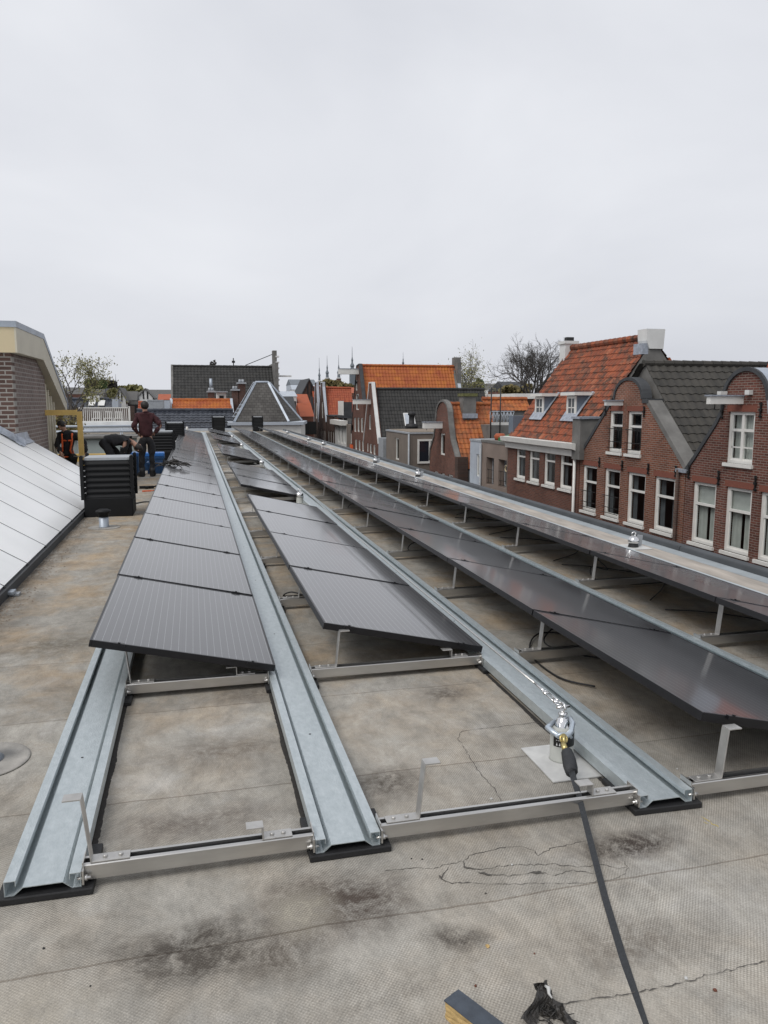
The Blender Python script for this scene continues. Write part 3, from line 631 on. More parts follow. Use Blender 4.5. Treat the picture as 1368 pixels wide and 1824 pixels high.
o = b_.build('seam_bars', 'darkgrey', root); fix_normals(o); bevel(o, .004)
b_ = MB(); b_.box((-.03, SE[-1], -.09), (.012, SE[0], -.012)); b_.box((-.9, SE[0]-.02, -.09), (-.03, SE[0], .0)); b_.build('eave_upstand', 'darkgrey', root)
b_ = MB(); ids = [b_._v(p) for p in ((-.03, 15.13, -.09), (-5.9, 15.13, -.09), (-5.9, 15.13, 3.6), (-.03, 15.13, -.05))]; b_.face(ids); b_.build('end_cheek', 'cream', root)
fl = MB()
for k in range(14):
    x0 = -1.28-.0-.12*k*.9; 
for k in range(30):
    s0 = 1.53+.055*k; 
# lead flashing where the brick wall meets the sheets
for k in range(12):
    y0 = 14.0-.0+.08*k*.9
fb = MB(); W0 = (-2.9-EX)/-ct
npl = 26
ring = []
for k in range(npl+1):
    y_ = 13.95+1.15*k/npl; wob = .012*math.sin(k*2.1)
    ring.append([fb._v(slp(W0-.10, y_, .012+abs(wob))), fb._v(slp(W0+.0, y_, .02+abs(wob))), fb._v((slp(W0+.0, y_)[0]+.01*0-.02, y_, slp(W0, y_)[2]+.15))])
for a, c in zip(ring, ring[1:]):
    for k in range(2): fb.face([a[k], a[k+1], c[k+1], c[k]], False)
ring = []
for k in range(40):
    x_ = -2.78-.05*k-EX; s_ = -x_/ct; wob = abs(.012*math.sin(k*2.3))
    ring.append([fb._v(slp(s_, 14.0, .012+wob)), fb._v(slp(s_, 14.16, .02+wob)), fb._v((x_, 14.18, slp(s_, 14)[2]+.12))])
for a, c in zip(ring, ring[1:]):
    for k in range(2): fb.face([a[k], a[k+1], c[k+1], c[k]], False)
fb.build('lead_flashing', 'lead', root)

# brick penthouse
WXs = -2.92; YC = 14.2
root = empty('brick_penthouse', (WXs, YC, 0)); tag(root, 'brown brick rooftop penthouse with cream fascia at the left edge', 'penthouse')
zt = 2.42
b_ = MB(); b_.box((-5, 0, 0), (0, .2, zt)); o = b_.build('front_wall', 'brickP', root)
b_ = MB(); b_.box((-.2, .2, 0), (-.002, 2.95, zt)); o = b_.build('side_wall', 'brickPs', root)
# fascia: runs along the side level, then down the mansard slope
zf, zf2 = 2.42, 2.83; yk = 2.2; ye = 4.75; ze = 1.42
b_ = MB(); b_.box((-5, -.14, zf), (.10, -.10, zf2)); b_.build('front_fascia', 'ochre', root)
b_ = MB()
prf = [(-.14, zf), (-.14, zf2), (yk+.1, zf2), (ye, ze+.16), (ye, ze-.06), (yk-.02, zf)]
b_.prism(prf, .03, 'X', .10); o = b_.build('side_fascia', 'cream', root); fix_normals(o)
b_ = MB(); prf = [(-.16, zf2), (-.16, zf2+.1), (yk+.14, zf2+.1), (ye+.05, ze+.22), (ye+.05, ze+.16), (yk+.1, zf2)]
b_.prism(prf, 5.14, 'X', -5); o = b_.build('roof_edge', 'zinc', root); fix_normals(o)
b_ = MB(); prf = [(yk-.02, zf), (ye, ze-.06), (ye, ze-.03), (yk, zf+.04)]; b_.prism(prf, 5.1, 'X', -5); b_.box((-5, -.1, zf), (.1, yk, zf+.02)); o = b_.build('soffit', 'cream', root); fix_normals(o)
b_ = MB(); b_.box((-.2, 2.95, 0), (-.16, 3.9, 1.75)); b_.box((-.2, 2.95, 1.7), (-.16, 3.3, 2.35)); b_.build('side_panel', 'white', root)
for y_ in (2.97, 3.25, 3.55, 3.85): MB().box((-.14, y_, 0), (.0, y_+.09, 2.3-(y_-2.2)*.42)).build('corner_board', 'cream', root)
# yellow guard frame
root = empty('guard_frame', (-2.62, 17.0, 0)); tag(root, 'yellow painted upright frame beside the brick penthouse', 'guard frame')
b_ = MB(); b_.box((.3, -.04, 0), (.4, .04, 1.42)); b_.build('post', 'yellow', root); MB().box((-.35, -.04, 1.34), (.3, .04, 1.45)).build('top_rail', 'yellow', root)
MB().tube([(.2, -.05, .5), (.46, -.05, .5)], .01, 6).build('crossbolt', 'steel', root)
b_ = MB(); b_.box((-4.4, 20.6, .13), (-1.55, 20.7, .32)); tag(b_.build('yellow_beam', 'yellow'), 'long yellow board behind the crouching workers', 'beam')
# rooflight with pipes
root = empty('rooflight', (-3.6, 24, 0)); tag(root, 'low rooflight with grey-green glass behind the bending worker', 'rooflight')
b_ = MB(); b_.box((-3.4, .0, 0), (1.95, 1.6, .12)); b_.box((-3.4, -.02, .56), (1.95, 1.6, .62)); b_.build('frame', 'greyrender', root)
b_ = MB(); b_.poly([(-3.4, .0, .12), (1.95, .0, .12), (1.95, .12, .56), (-3.4, .12, .56)]); b_.build('glazing', mat('green_grey_glazing', (.2, .23, .22), .25, 0, .2, 1.4), root)
for x in (-1.6, -.6, .3, 1.1): MB().box((x, -.02, .12), (x+.03, .14, .57)).build('glazing_bar', 'greycap', root)
for (z, y_, l, x1) in [(.86, 25.8, 'upper long white pipe above the rooflight', -1.45), (.72, 25.2, 'lower long white pipe above the rooflight', -1.35)]:
    p_ = MB(); p_.tube([(-6.2, y_, z), (x1, y_, z)], .035, 8)
    for x in (-5, -3.4, -2.2): p_.tube([(x, y_, 0), (x, y_, z)], .02, 6)
    tag(p_.build('pipe_run', 'palegrey'), l, 'pipe')

# ------------------------------------------------------------------ people
def skin(name, nodes, edges, m, parent, root=None, sub=1):
    keys = list(nodes); me = bpy.data.meshes.new(name); me.from_pydata([nodes[k][0] for k in keys], [(keys.index(a), keys.index(b_)) for a, b_ in edges], [])
    o = bpy.data.objects.new(name, me); COL.objects.link(o); md = o.modifiers.new('skin', 'SKIN'); md.use_smooth_shade = True
    for k, sv in zip(keys, me.skin_vertices[0].data):
        r_ = nodes[k][1]; sv.radius = r_ if isinstance(r_, tuple) else (r_, r_)
        sv.use_root = (k == (root or keys[0]))
    ss = o.modifiers.new('sub', 'SUBSURF'); ss.levels = sub; ss.render_levels = sub
    freeze(o)
    o.data.materials.clear(); o.data.materials.append(M[m])
    o.data.polygons.foreach_set('use_smooth', [True]*len(o.data.polygons))
    if parent: o.parent = parent
    return o
def blob_mesh(name, c, ax, rad, m, parent, n=14, amp=0., seed=1):
    """an ellipsoid along the axis ax, lightly crumpled"""
    ax = Vector(ax).normalized(); u = ax.orthogonal().normalized(); v = ax.cross(u); mb = MB(); rr = random.Random(seed); rings = []
    for i in range(9):
        a = math.pi*(i+.5)/9; rings.append([mb._v(Vector(c)+ax*(-math.cos(a)*rad[2])+u*(math.sin(a)*rad[0]*math.cos(2*math.pi*k/n))+v*(math.sin(a)*rad[1]*math.sin(2*math.pi*k/n))+Vector((rr.uniform(-amp, amp), rr.uniform(-amp, amp), rr.uniform(-amp, amp)))) for k in range(n)])
    for r0, r1 in zip(rings, rings[1:]):
        for k in range(n): mb.face([r0[k], r0[(k+1) % n], r1[(k+1) % n], r1[k]], True)
    mb.face(rings[0][::-1], True); mb.face(rings[-1], True); return mb.build(name, m, parent)
def crumple(o, amp, sc, seed=0):
    from mathutils import noise as mn
    for v in o.data.vertices:
        p = Vector((v.co.x*sc, v.co.y*sc, v.co.z*sc*.6+seed)); v.co += v.normal*(mn.noise(p)*amp+mn.noise(p*2.3)*amp*.5)
    o.data.update(); return o
def lerp(a, b_, t): return tuple(a[i]+(b_[i]-a[i])*t for i in range(3))
def person(loc, rz, J, label, top, trouser, harness=False, hood=False, cap=None, sc_=.97):
    r = empty('person', loc, rz); tag(r, label, 'person', None)
    # body: one continuous skin surface
    N = {'pelvis': (J['pelvis'], (.075, .065)), 'waist': (lerp(J['pelvis'], J['chest'], .45), (.08, .065)), 'chest': (J['chest'], (.11, .085)), 'neck': (J['neck'], .05)}
    hd = Vector(J['head']); nk = Vector(J['neck']); up = (hd-nk).normalized()
    N['jaw'] = (tuple(hd-up*.06), (.062, .066)); N['head'] = (J['head'], (.077, .09)); N['crown'] = (tuple(hd+up*.075), (.062, .072))
    E_ = [('pelvis', 'waist'), ('waist', 'chest'), ('chest', 'neck'), ('neck', 'jaw'), ('jaw', 'head'), ('head', 'crown')]
    for s_ in 'LR':
        N['sh'+s_] = (J['sh'+s_], .055); N['el'+s_] = (J['el'+s_], .038); N['wr'+s_] = (J['wr'+s_], .026)
        wr, el = Vector(J['wr'+s_]), Vector(J['el'+s_]); hdn = Vector(J.get('hd'+s_, tuple((wr-el).normalized()))).normalized()
        N['palm'+s_] = (tuple(wr+hdn*.06), (.038, .018))
        sp = hdn.cross(Vector((0, 1, .2))).normalized()
        for k in range(4):
            f0 = wr+hdn*.085+sp*(-.03+.02*k); f1 = f0+hdn*(.04+(.008 if k in (1, 2) else 0)); f2 = f1+(hdn+Vector((0, .0, -.5))*.5).normalized()*.03
            N['fa%s%d' % (s_, k)] = (tuple(f0), .0105); N['fb%s%d' % (s_, k)] = (tuple(f1), .009); N['fc%s%d' % (s_, k)] = (tuple(f2), .007)
            E_ += [('palm'+s_, 'fa%s%d' % (s_, k)), ('fa%s%d' % (s_, k), 'fb%s%d' % (s_, k)), ('fb%s%d' % (s_, k), 'fc%s%d' % (s_, k))]
        t0 = wr+hdn*.03+sp*.035; t1 = t0+hdn*.03+sp*.02; N['ta'+s_] = (tuple(t0), .012); N['tb'+s_] = (tuple(t1), .009)
        E_ += [('wr'+s_, 'ta'+s_), ('ta'+s_, 'tb'+s_)]
        E_ += [('chest', 'sh'+s_), ('sh'+s_, 'el'+s_), ('el'+s_, 'wr'+s_), ('wr'+s_, 'palm'+s_)]
        N['hip'+s_] = (J['hip'+s_], .06); N['kn'+s_] = (J['kn'+s_], .05); N['an'+s_] = (J['an'+s_], .03); N['toe'+s_] = (J['toe'+s_], .018)
        E_ += [('pelvis', 'hip'+s_), ('hip'+s_, 'kn'+s_), ('kn'+s_, 'an'+s_), ('an'+s_, 'toe'+s_)]
    body = skin('body', N, E_, 'skin', r, 'pelvis')
    # face: nose, ears, eyes
    f = Vector(J['face']).normalized(); side = up.cross(f).normalized()
    fm = MB(); fm.tube([hd+f*.075+up*.015, hd+f*.105-up*.022, hd+f*.085-up*.03], [.008, .014, .008], 6)
    for s_ in (-1, 1): fm.tube([hd+side*.075*s_-f*.005-up*.02, hd+side*.088*s_-f*.01, hd+side*.08*s_-f*.01+up*.025], [.008, .014, .008], 6)
    fm.build('nose_and_ears', 'skin', body)
    em = MB()
    for s_ in (-1, 1): em.tube([hd+f*.082+side*.03*s_+up*.018, hd+f*.09+side*.03*s_+up*.018], [.012, .006], 8)
    em.tube([hd+f*.083-side*.02-up*.052, hd+f*.09-up*.053, hd+f*.083+side*.02-up*.052], .005, 6); em.build('eyes_and_mouth', 'hair', body)
    # hair or cap over crown and back of head
    c = hd+up*.03-f*.018
    blob_mesh('hair' if not cap else 'beanie', c-f*.012, up, (.088, .098, .10), cap or 'hair', r, 14, .004)
    # top
    T = {'hem': (lerp(J['pelvis'], J['chest'], -.12), (.17, .13)), 'waist': (lerp(J['pelvis'], J['chest'], .45), (.16, .115)), 'chest': (J['chest'], (.175, .125)), 'yoke': (lerp(J['chest'], J['neck'], .6), (.13, .09)), 'collar': (lerp(J['chest'], J['neck'], 1.0), (.072, .07))}
    TE = [('hem', 'waist'), ('waist', 'chest'), ('chest', 'yoke'), ('yoke', 'collar')]
    for s_ in 'LR':
        T['sh'+s_] = (J['sh'+s_], .082); T['ua'+s_] = (lerp(J['sh'+s_], J['el'+s_], .5), .068); T['el'+s_] = (J['el'+s_], .06); 
        cf = J.get('cuff', .9); T['wr'+s_] = (lerp(J['el'+s_], J['wr'+s_], cf), .042)
        TE += [('yoke', 'sh'+s_), ('sh'+s_, 'ua'+s_), ('ua'+s_, 'el'+s_), ('el'+s_, 'wr'+s_)]
    crumple(skin('sweatshirt', T, TE, top, r, 'chest', 2), .035, 11)
    if hood:
        hn = {'a': (tuple(nk-f*.07-up*.03), (.085, .05)), 'b': (tuple(nk-f*.055+up*.03), (.09, .05))}
        skin('hood', hn, [('a', 'b')], top, r, 'a')
    B = {'pelvis': (J['pelvis'], (.145, .11)), 'belt': (lerp(J['pelvis'], J['chest'], .2), (.14, .082))}
    BE = [('pelvis', 'belt')]
    for s_ in 'LR':
        B['hip'+s_] = (J['hip'+s_], .115); B['th'+s_] = (lerp(J['hip'+s_], J['kn'+s_], .5), .095); B['kn'+s_] = (J['kn'+s_], .074); B['cf'+s_] = (lerp(J['kn'+s_], J['an'+s_], .5), .072); B['an'+s_] = (lerp(J['kn'+s_], J['an'+s_], .93), .058)
        BE += [('pelvis', 'hip'+s_), ('hip'+s_, 'th'+s_), ('th'+s_, 'kn'+s_), ('kn'+s_, 'cf'+s_), ('cf'+s_, 'an'+s_)]
        a, t = Vector(J['an'+s_]), Vector(J['toe'+s_]); d = (t-a); d.z = 0; d.normalize()
        bt = MB(); bt.tube([tuple(a+Vector((0, 0, .12))), tuple(a+Vector((0, 0, .03))), tuple(a+Vector((0, 0, -.05)))], [.062, .066, .06], 10); bt.tube([tuple(a-d*.06+Vector((0, 0, -.035))), tuple(a+d*.05+Vector((0, 0, -.03))), tuple(t+d*.0+Vector((0, 0, .005))), tuple(t+d*.06+Vector((0, 0, -.005)))], [.05, .056, .05, .03], 10); bt.build('boot', 'black', r)
    crumple(skin('trousers', B, BE, trouser, r, 'pelvis', 2), .035, 10, 5)
    if harness:
        hb = MB(); ch, pe = Vector(J['chest']), Vector(J['pelvis']); ax = (Vector(J['neck'])-pe).normalized(); sd_ = (Vector(J['shR'])-Vector(J['shL'])).normalized(); fr = sd_.cross(ax).normalized()
        for s_ in (-1, 1):
            for q in (-1, 1):
                hb.tube([ch+ax*.17+sd_*.1*s_, ch+ax*.12+sd_*.1*s_+fr*.12*q, ch+sd_*.1*s_+fr*.15*q, Vector(lerp(ch, pe, .6))+sd_*.08*s_+fr*.14*q, pe+sd_*.14*s_+fr*.1*q], .022, 6)
        hb.tube([pe+sd_*.16, pe+fr*.15, pe-sd_*.16, pe-fr*.15, pe+sd_*.16], .02, 6); hb.tube([ch+sd_*.1-fr*.15, ch-sd_*.1-fr*.15], .02, 6)
        hb.build('harness', 'orange', r)
    r.scale = (sc_, sc_, sc_)
    return r
J1 = dict(pelvis=(0, 0, .93), chest=(0, 0, 1.28), neck=(0, .01, 1.47), head=(-.01, .03, 1.60), face=(-.3, 1, -.1),
    shL=(-.165, 0, 1.39), shR=(.165, 0, 1.39), elL=(-.26, -.05, 1.14), elR=(.33, -.06, 1.16), wrL=(-.17, .03, .98), wrR=(.18, .03, 1.0), hdL=(.6, .5, -.4), hdR=(-.6, .5, -.4),
    hipL=(-.09, 0, .88), hipR=(.09, 0, .88), knL=(-.12, .02, .48), knR=(.11, .02, .48), anL=(-.12, -.02, .09), anR=(.1, -.02, .09), toeL=(-.18, .13, .045), toeR=(.15, .16, .045))
person((-1.0, 17.45, 0), R(6), J1, 'person standing with back turned, hands on hips, maroon hooded sweatshirt and black trousers', 'maroon', 'blackcloth', hood=True, sc_=.945)
# bending: faces +X locally, hips at the left
J2 = dict(pelvis=(-.38, 0, .86), chest=(.0, 0, .88), neck=(.20, 0, .82), head=(.30, -.01, .70), face=(.3, -.5, -.6), cuff=.35,
    shL=(.10, .15, .84), shR=(.10, -.16, .84), elL=(.08, .16, .58), elR=(.02, -.2, .56), wrL=(-.02, .1, .38), wrR=(-.12, -.12, .36), hdL=(.1, 0, -1), hdR=(.1, 0, -1),
    hipL=(-.36, .1, .82), hipR=(-.36, -.1, .82), knL=(-.14, .14, .50), knR=(-.18, -.14, .48), anL=(-.32, .14, .09), anR=(-.36, -.14, .09), toeL=(-.15, .14, .045), toeR=(-.19, -.14, .045))
person((-1.42, 16.7, 0), R(-8), J2, 'person bending forward over the blue crates in black clothes and a black beanie', 'blackcloth', 'blackcloth', cap='hair')
J3 = dict(pelvis=(-.05, 0, .42), chest=(.0, 0, .78), neck=(-.05, -.03, .97), head=(-.11, -.06, 1.08), face=(-.3, -1, -.5), cuff=.93,
    shL=(.14, 0, .88), shR=(-.16, 0, .88), elL=(.34, -.03, .72), elR=(-.22, -.1, .64), wrL=(.36, -.16, .48), wrR=(-.12, -.28, .5), hdL=(.3, -.4, -.7), hdR=(.3, -.4, -.7),
    hipL=(.06, 0, .38), hipR=(-.14, 0, .38), knL=(.14, -.36, .42), knR=(-.2, -.32, .12), anL=(.12, -.2, .09), anR=(-.18, .1, .09), toeL=(.13, -.36, .045), toeR=(-.19, .22, .045))
person((-2.62, 17.7, .05), R(0), J3, 'person crouching behind the yellow frame in black clothes with an orange safety harness', 'blackcloth', 'blackcloth', harness=True)
# crates and odds
def crate(name, x, y, w_, d_, h_, m, lid, label, z=.002):
    r = empty(name, (x, y, z)); tag(r, label, 'crate')
    b_ = MB(); t = .02; b_.box((-w_/2, -d_/2, 0), (w_/2, d_/2, t)); 
    for s_ in (-1, 1): b_.box((s_*w_/2, -d_/2, t), (s_*(w_/2-t), d_/2, h_)); b_.box((-w_/2+t, s_*d_/2, t), (w_/2-t, s_*(d_/2-t), h_))
    for k in range(5):
        x_ = -w_/2+w_*(k+.5)/5; b_.box((x_-.01, -d_/2-.012, .03), (x_+.01, -d_/2, h_-.05))
    b_.build('box', m, r); rm = MB()
    for s_ in (-1, 1): rm.box((s_*(w_/2+.015), -d_/2-.015, h_-.05), (s_*w_/2, d_/2+.015, h_)); rm.box((-w_/2, s_*(d_/2+.015), h_-.05), (w_/2, s_*d_/2, h_))
    rm.build('rim', m, r)
    if lid: o = MB().box((-w_/2-.01, -d_/2-.01, h_), (w_/2+.01, d_/2+.01, h_+.09)).build('lid', lid, r); bevel(o, .02)
    return r
crate('plastic_crate', -1.02, 19.2, .62, .4, .33, 'bluedark', 'blue', 'bright blue lidded box behind the standing person')
crate('plastic_crate', -.78, 18.3, .52, .4, .26, 'bluedark', None, 'open deep blue crate right of the standing person’s feet')
crate('plastic_crate', -1.36, 17.9, .3, .4, .42, 'bluedark', 'blue', 'tall blue box left of the standing person, behind the nearest vent box')
hp = MB(); rr = random.Random(3)
for k in range(46):
    a = rr.uniform(0, 6.28); q = rr.uniform(0, .28); p0 = Vector((q*math.cos(a)*1.2, q*math.sin(a), .02+(.3-q)*.35*rr.random())); d = Vector((rr.uniform(-1, 1), rr.uniform(-1, 1), rr.uniform(-.2, .3))).normalized()*.13
    hp.tube([p0-d, p0+Vector((0, 0, .025)), p0+d], [.006, .014, .006], 5)
o = hp.build('glove_heap', 'bitscrap'); o.location = (-.42, 16.2, .315); tag(o, 'heap of dark gloves and straps lying on the leftmost panel row', 'glove heap')
cable('extension_cord', [(-.62, 20.3, .05), (-.5, 19.4, .3), (-.6, 18.9, .12), (-.7, 18.3, .02), (-.62, 17.9, .03), (-.45, 17.6, .2)], .015, 'black', 'black cable tangle between the crates and the panel row', 'cable')
cable('extension_cord', [(-.95, 12.7, .012), (-.8, 12.9, .012), (-.6, 12.8, .012), (-.5, 12.75, .012)], .01, 'black', 'black cord across the walkway just behind the nearest vent box', 'cable')
b_ = MB(); b_.box((-.16, -.02, 0), (.1, .02, .05)); b_.tube([(.08, 0, .03), (.2, .05, .05)], .016, 6); b_.box((-.05, -.09, 0), (.0, .0, .05)); o = b_.build('hand_tool', 'ventblack'); o.location = (-.86, 15.0, .002); tag(o, 'black hand tool lying on the walkway beyond the nearest vent box', 'hand tool')
b_ = MB(); b_.box((-.08, -.02, 0), (.08, .02, .02)); b_.tube([(.08, 0, .01), (.14, .01, .012)], .008, 6); o = b_.build('orange_tool', 'orange'); o.location = (-.86, 14.5, .002); o.rotation_euler.z = .2; tag(o, 'small orange tool lying on the walkway', 'hand tool')

# ------------------------------------------------------------------ small things in the foreground
bl = MB(); p = atZ(786, 1780, .0); q = atZ(832, 1762, .0); 
ba, bb_, bc = atZ(786, 1783, .054), atZ(819, 1761, .054), atZ(905, 1826, .054); bd = (bc-bb_).normalized(); root = empty('foam_block', ((ba.x+bb_.x)/2+bd.x*.085, (ba.y+bb_.y)/2+bd.y*.085, .002), math.atan2(bd.y, bd.x)); tag(root, 'insulation offcut with slate blue facing and yellow foam at the bottom edge', 'insulation offcut')
rnd = random.Random(5)
def rough_box(a, b_, m, name, amp=.003, n=6):
    mb = MB(); mb.box(a, b_); o = mb.build(name, m, root); bm = bmesh.new(); bm.from_mesh(o.data); bmesh.ops.subdivide_edges(bm, edges=bm.edges, cuts=n, use_grid_fill=True)
    for v in bm.verts: v.co += Vector((rnd.uniform(-amp, amp), rnd.uniform(-amp, amp), rnd.uniform(-amp, amp)*.4))
    bm.to_mesh(o.data); bm.free(); return o
rough_box((-.08, -.026, 0), (.17, .026, .05), 'foam', 'foam', .0025); rough_box((-.083, -.028, .051), (.173, .028, .054), 'foamskin', 'facing', .0006)
sc = MB(); rr = random.Random(11)
def flake(c, U, V, w_, h_, n_=7, amp=.012, th=.004):
    U, V = Vector(U).normalized(), Vector(V).normalized(); Nn = U.cross(V); g_ = []
    for i in range(n_+1):
        row = []
        for j in range(n_+1):
            p = Vector(c)+U*(w_*(i/n_-.5+rr.uniform(-.03, .03)))+V*(h_*(j/n_-.5+rr.uniform(-.04, .04)))+Nn*(amp*math.sin(i*1.1+j*.6)+rr.uniform(-.003, .003)); p.z = max(p.z, .003); row.append(p)
        g_.append(row)
    top = [[sc._v(p) for p in r_] for r_ in g_]; bot = [[sc._v(p-Nn*th) for p in r_] for r_ in g_]
    for i in range(n_):
        for j in range(n_): sc.face([top[i][j], top[i+1][j], top[i+1][j+1], top[i][j+1]]); sc.face([bot[i][j+1], bot[i+1][j+1], bot[i+1][j], bot[i][j]])
    for i in range(n_):
        sc.face([top[i+1][0], top[i][0], bot[i][0], bot[i+1][0]]); sc.face([top[i][n_], top[i+1][n_], bot[i+1][n_], bot[i][n_]]); sc.face([top[0][i], top[0][i+1], bot[0][i+1], bot[0][i]]); sc.face([top[n_][i+1], top[n_][i], bot[n_][i], bot[n_][i+1]])
flake((.80, 1.70, .03), (1, .75, .3), (-.5, .6, .9), .16, .05); flake((.85, 1.76, .045), (1, .2, -.1), (.1, .5, .9), .07, .035); flake((.88, 1.66, .02), (.2, -1, .1), (1, .2, .6), .13, .03); flake((.86, 1.70, .012), (1, -.6, .1), (.4, 1, .3), .09, .07)
for k in range(20):
    a = rr.uniform(.80, .92); p0 = Vector((a, rr.uniform(1.62, 1.74), .006)); d = Vector((rr.uniform(-1, 1), rr.uniform(-1, 1), .3)).normalized()*.03; sc.tube([p0-d, p0+Vector((0, 0, .008)), p0+d], [.0015, .003, .0015], 4)
sc.v = [Vector((.862+(v.x-.85)*.68, 1.665+(v.y-1.69)*.72, .002+v.z*.8)) for v in sc.v]
o = sc.build('bitumen_scrap', 'bitscrap'); tag(o, 'crumpled black bitumen scrap beside the insulation offcut', 'bitumen scrap')
w_ = MB(); w_.tube([(.868, 1.712, .046), (.873, 1.70, .047), (.868, 1.688, .042), (.871, 1.675, .038)], [.003, .006, .004, .002], 6); w_.build('pale_fibre', 'plate', o)
def pebble(p, r_, m, label, group='loose chips on the roof felt'):
    mb = MB(); mb.lathe((0, 0, 0), [(r_*.7, 0), (r_, r_*.4), (r_*.8, r_*.9), (r_*.3, r_*1.2)], 7, False); o = mb.build('stone_chip', m)
    for v in o.data.vertices: v.co += Vector((rnd.uniform(-1, 1), rnd.uniform(-1, 1), rnd.uniform(-.3, .3)))*r_*.25
    o.location = (p.x, p.y, .0); tag(o, label, 'stone chip', group)
for (x, y, r_, m, l) in [(1274, 1765, .0055, 'redstone', 'red-brown chip below the felt lap at the bottom right'), (847, 1757, .0045, 'redstone', 'red-brown chip above the insulation offcut'), (1222, 1744, .006, 'plate', 'white chip lying on the felt lap at the bottom right'),
    (869, 1687, .007, 'foam', 'pale wood-like crumb in the dark stain above the bitumen scrap'), (952, 1699, .003, 'redstone', 'tiny brown chip right of the stained crumb'), (875, 1424, .006, 'plate', 'white chip beside the front cross bar of the second bay'), (1206, 1370, .004, 'plate', 'white chip under the nearest panel of the third row'),
    (733, 1530, .003, 'black', 'left one of two black specks before the second rail'), (752, 1531, .003, 'black', 'right one of two black specks before the second rail'), (865, 1592, .0035, 'crack', 'dark crumb below the cracked felt'), (912, 1541, .004, 'plate', 'tiny white crumb inside the cracked felt'),
    (78, 1690, .004, 'black', 'dark crumb on the pale stain at the bottom left'), (161, 1757, .003, 'black', 'small dark crumb on the felt at the lower left')]:
    pebble(atZ(x, y, 0), r_, m, l)
# loose dirt along the skylight eave
gm = MB(); rr = random.Random(21)
for k in range(1500):
    y_ = 3+rr.random()**1.2*9.5; x_ = -1.53+abs(rr.gauss(0, .10)); s_ = rr.uniform(.003, .012)
    i0 = [gm._v((x_+s_*dx, y_+s_*dy, .001+s_*dz*.7)) for dx, dy, dz in ((-1, -.6, 0), (1, -.7, 0), (.1, 1, 0), (rr.uniform(-.3, .3), rr.uniform(-.3, .3), 1))]
    for f_ in ((0, 1, 3), (1, 2, 3), (2, 0, 3)): gm.face([i0[j] for j in f_])
tag(gm.build('eave_gravel', 'stone'), 'loose gravel and moss dirt along the foot of the silver roof', 'gravel', None, 'stuff')
r = empty('loose_clip', tuple(atZ(18, 1062, .0))); tag(r, 'small grey metal clip box at the foot of the silver roof', 'metal clip')
o = MB().box((-.04, -.05, .02), (.04, .05, .05)).build('clip_body', 'zinc', r); bevel(o, .006); MB().box((-.06, -.02, .002), (.07, .07, .02)).build('clip_foot', 'greycap', r)
# cracked felt: raised thin ribbons of dark bitumen
def ribbon(mb, pix, wd, z=.0012):
    P = [atZ(x, y, 0) for x, y in pix]; rr = random.Random(len(pix)*7+int(pix[0][0])); out_ = []
    for a, c in zip(P, P[1:]):
        n_ = max(2, int((c-a).length/.012))
        for i in range(n_): out_.append(a.lerp(c, i/n_)+Vector((rr.gauss(0, .003), rr.gauss(0, .003), 0)))
    out_.append(P[-1]); L_ = []
    for i, p in enumerate(out_):
        d = (out_[min(i+1, len(out_)-1)]-out_[max(i-1, 0)]).normalized(); s_ = Vector((-d.y, d.x, 0)); w2 = wd*rr.uniform(.08, 1.0)*(.4 if i in (0, len(out_)-1) else 1)
        L_.append((mb._v((p+s_*w2)[:2]+(z,)), mb._v((p-s_*w2)[:2]+(z,))))
    for a, c in zip(L_, L_[1:]): mb.face([a[0], a[1], c[1], c[0]])
k_ = MB()
ribbon(k_, [(684, 1552), (742, 1545), (770, 1547), (800, 1540), (826, 1535), (840, 1522), (880, 1513), (928, 1507), (948, 1515), (958, 1524), (985, 1510), (1010, 1505), (1048, 1497)], .0022)
ribbon(k_, [(826, 1535), (832, 1548), (860, 1550), (890, 1543), (940, 1541), (990, 1540), (1030, 1545), (1075, 1540), (1100, 1548), (1116, 1545)], .002, .0014)
ribbon(k_, [(800, 1543), (790, 1556), (788, 1566), (806, 1573), (838, 1572)], .0035, .0016)
ribbon(k_, [(850, 1553), (866, 1558), (920, 1560), (960, 1552), (985, 1561), (1020, 1550), (1060, 1556)], .0022, .0018)
ribbon(k_, [(838, 1572), (880, 1576), (960, 1573), (1040, 1574), (1090, 1567), (1112, 1558), (1116, 1545), (1112, 1534)], .0012, .002)
ribbon(k_, [(826, 1545), (846, 1549)], .008, .0022); ribbon(k_, [(852, 1556), (876, 1560)], .007, .0024); ribbon(k_, [(948, 1556), (970, 1558)], .004, .0026); ribbon(k_, [(784, 1560), (794, 1571)], .005, .0028)
ribbon(k_, [(945, 1800), (985, 1795), (1040, 1783), (1100, 1775), (1160, 1765), (1250, 1742), (1368, 1712)], .0022, .003)
ribbon(k_, [(816, 1316), (826, 1330), (850, 1372), (880, 1405), (893, 1428)], .0022, .0012); ribbon(k_, [(816, 1316), (822, 1303), (860, 1298), (965, 1286)], .002, .0014)
struct('felt_cracks', k_, 'crack')
dl_ = MB(); rr = random.Random(77)
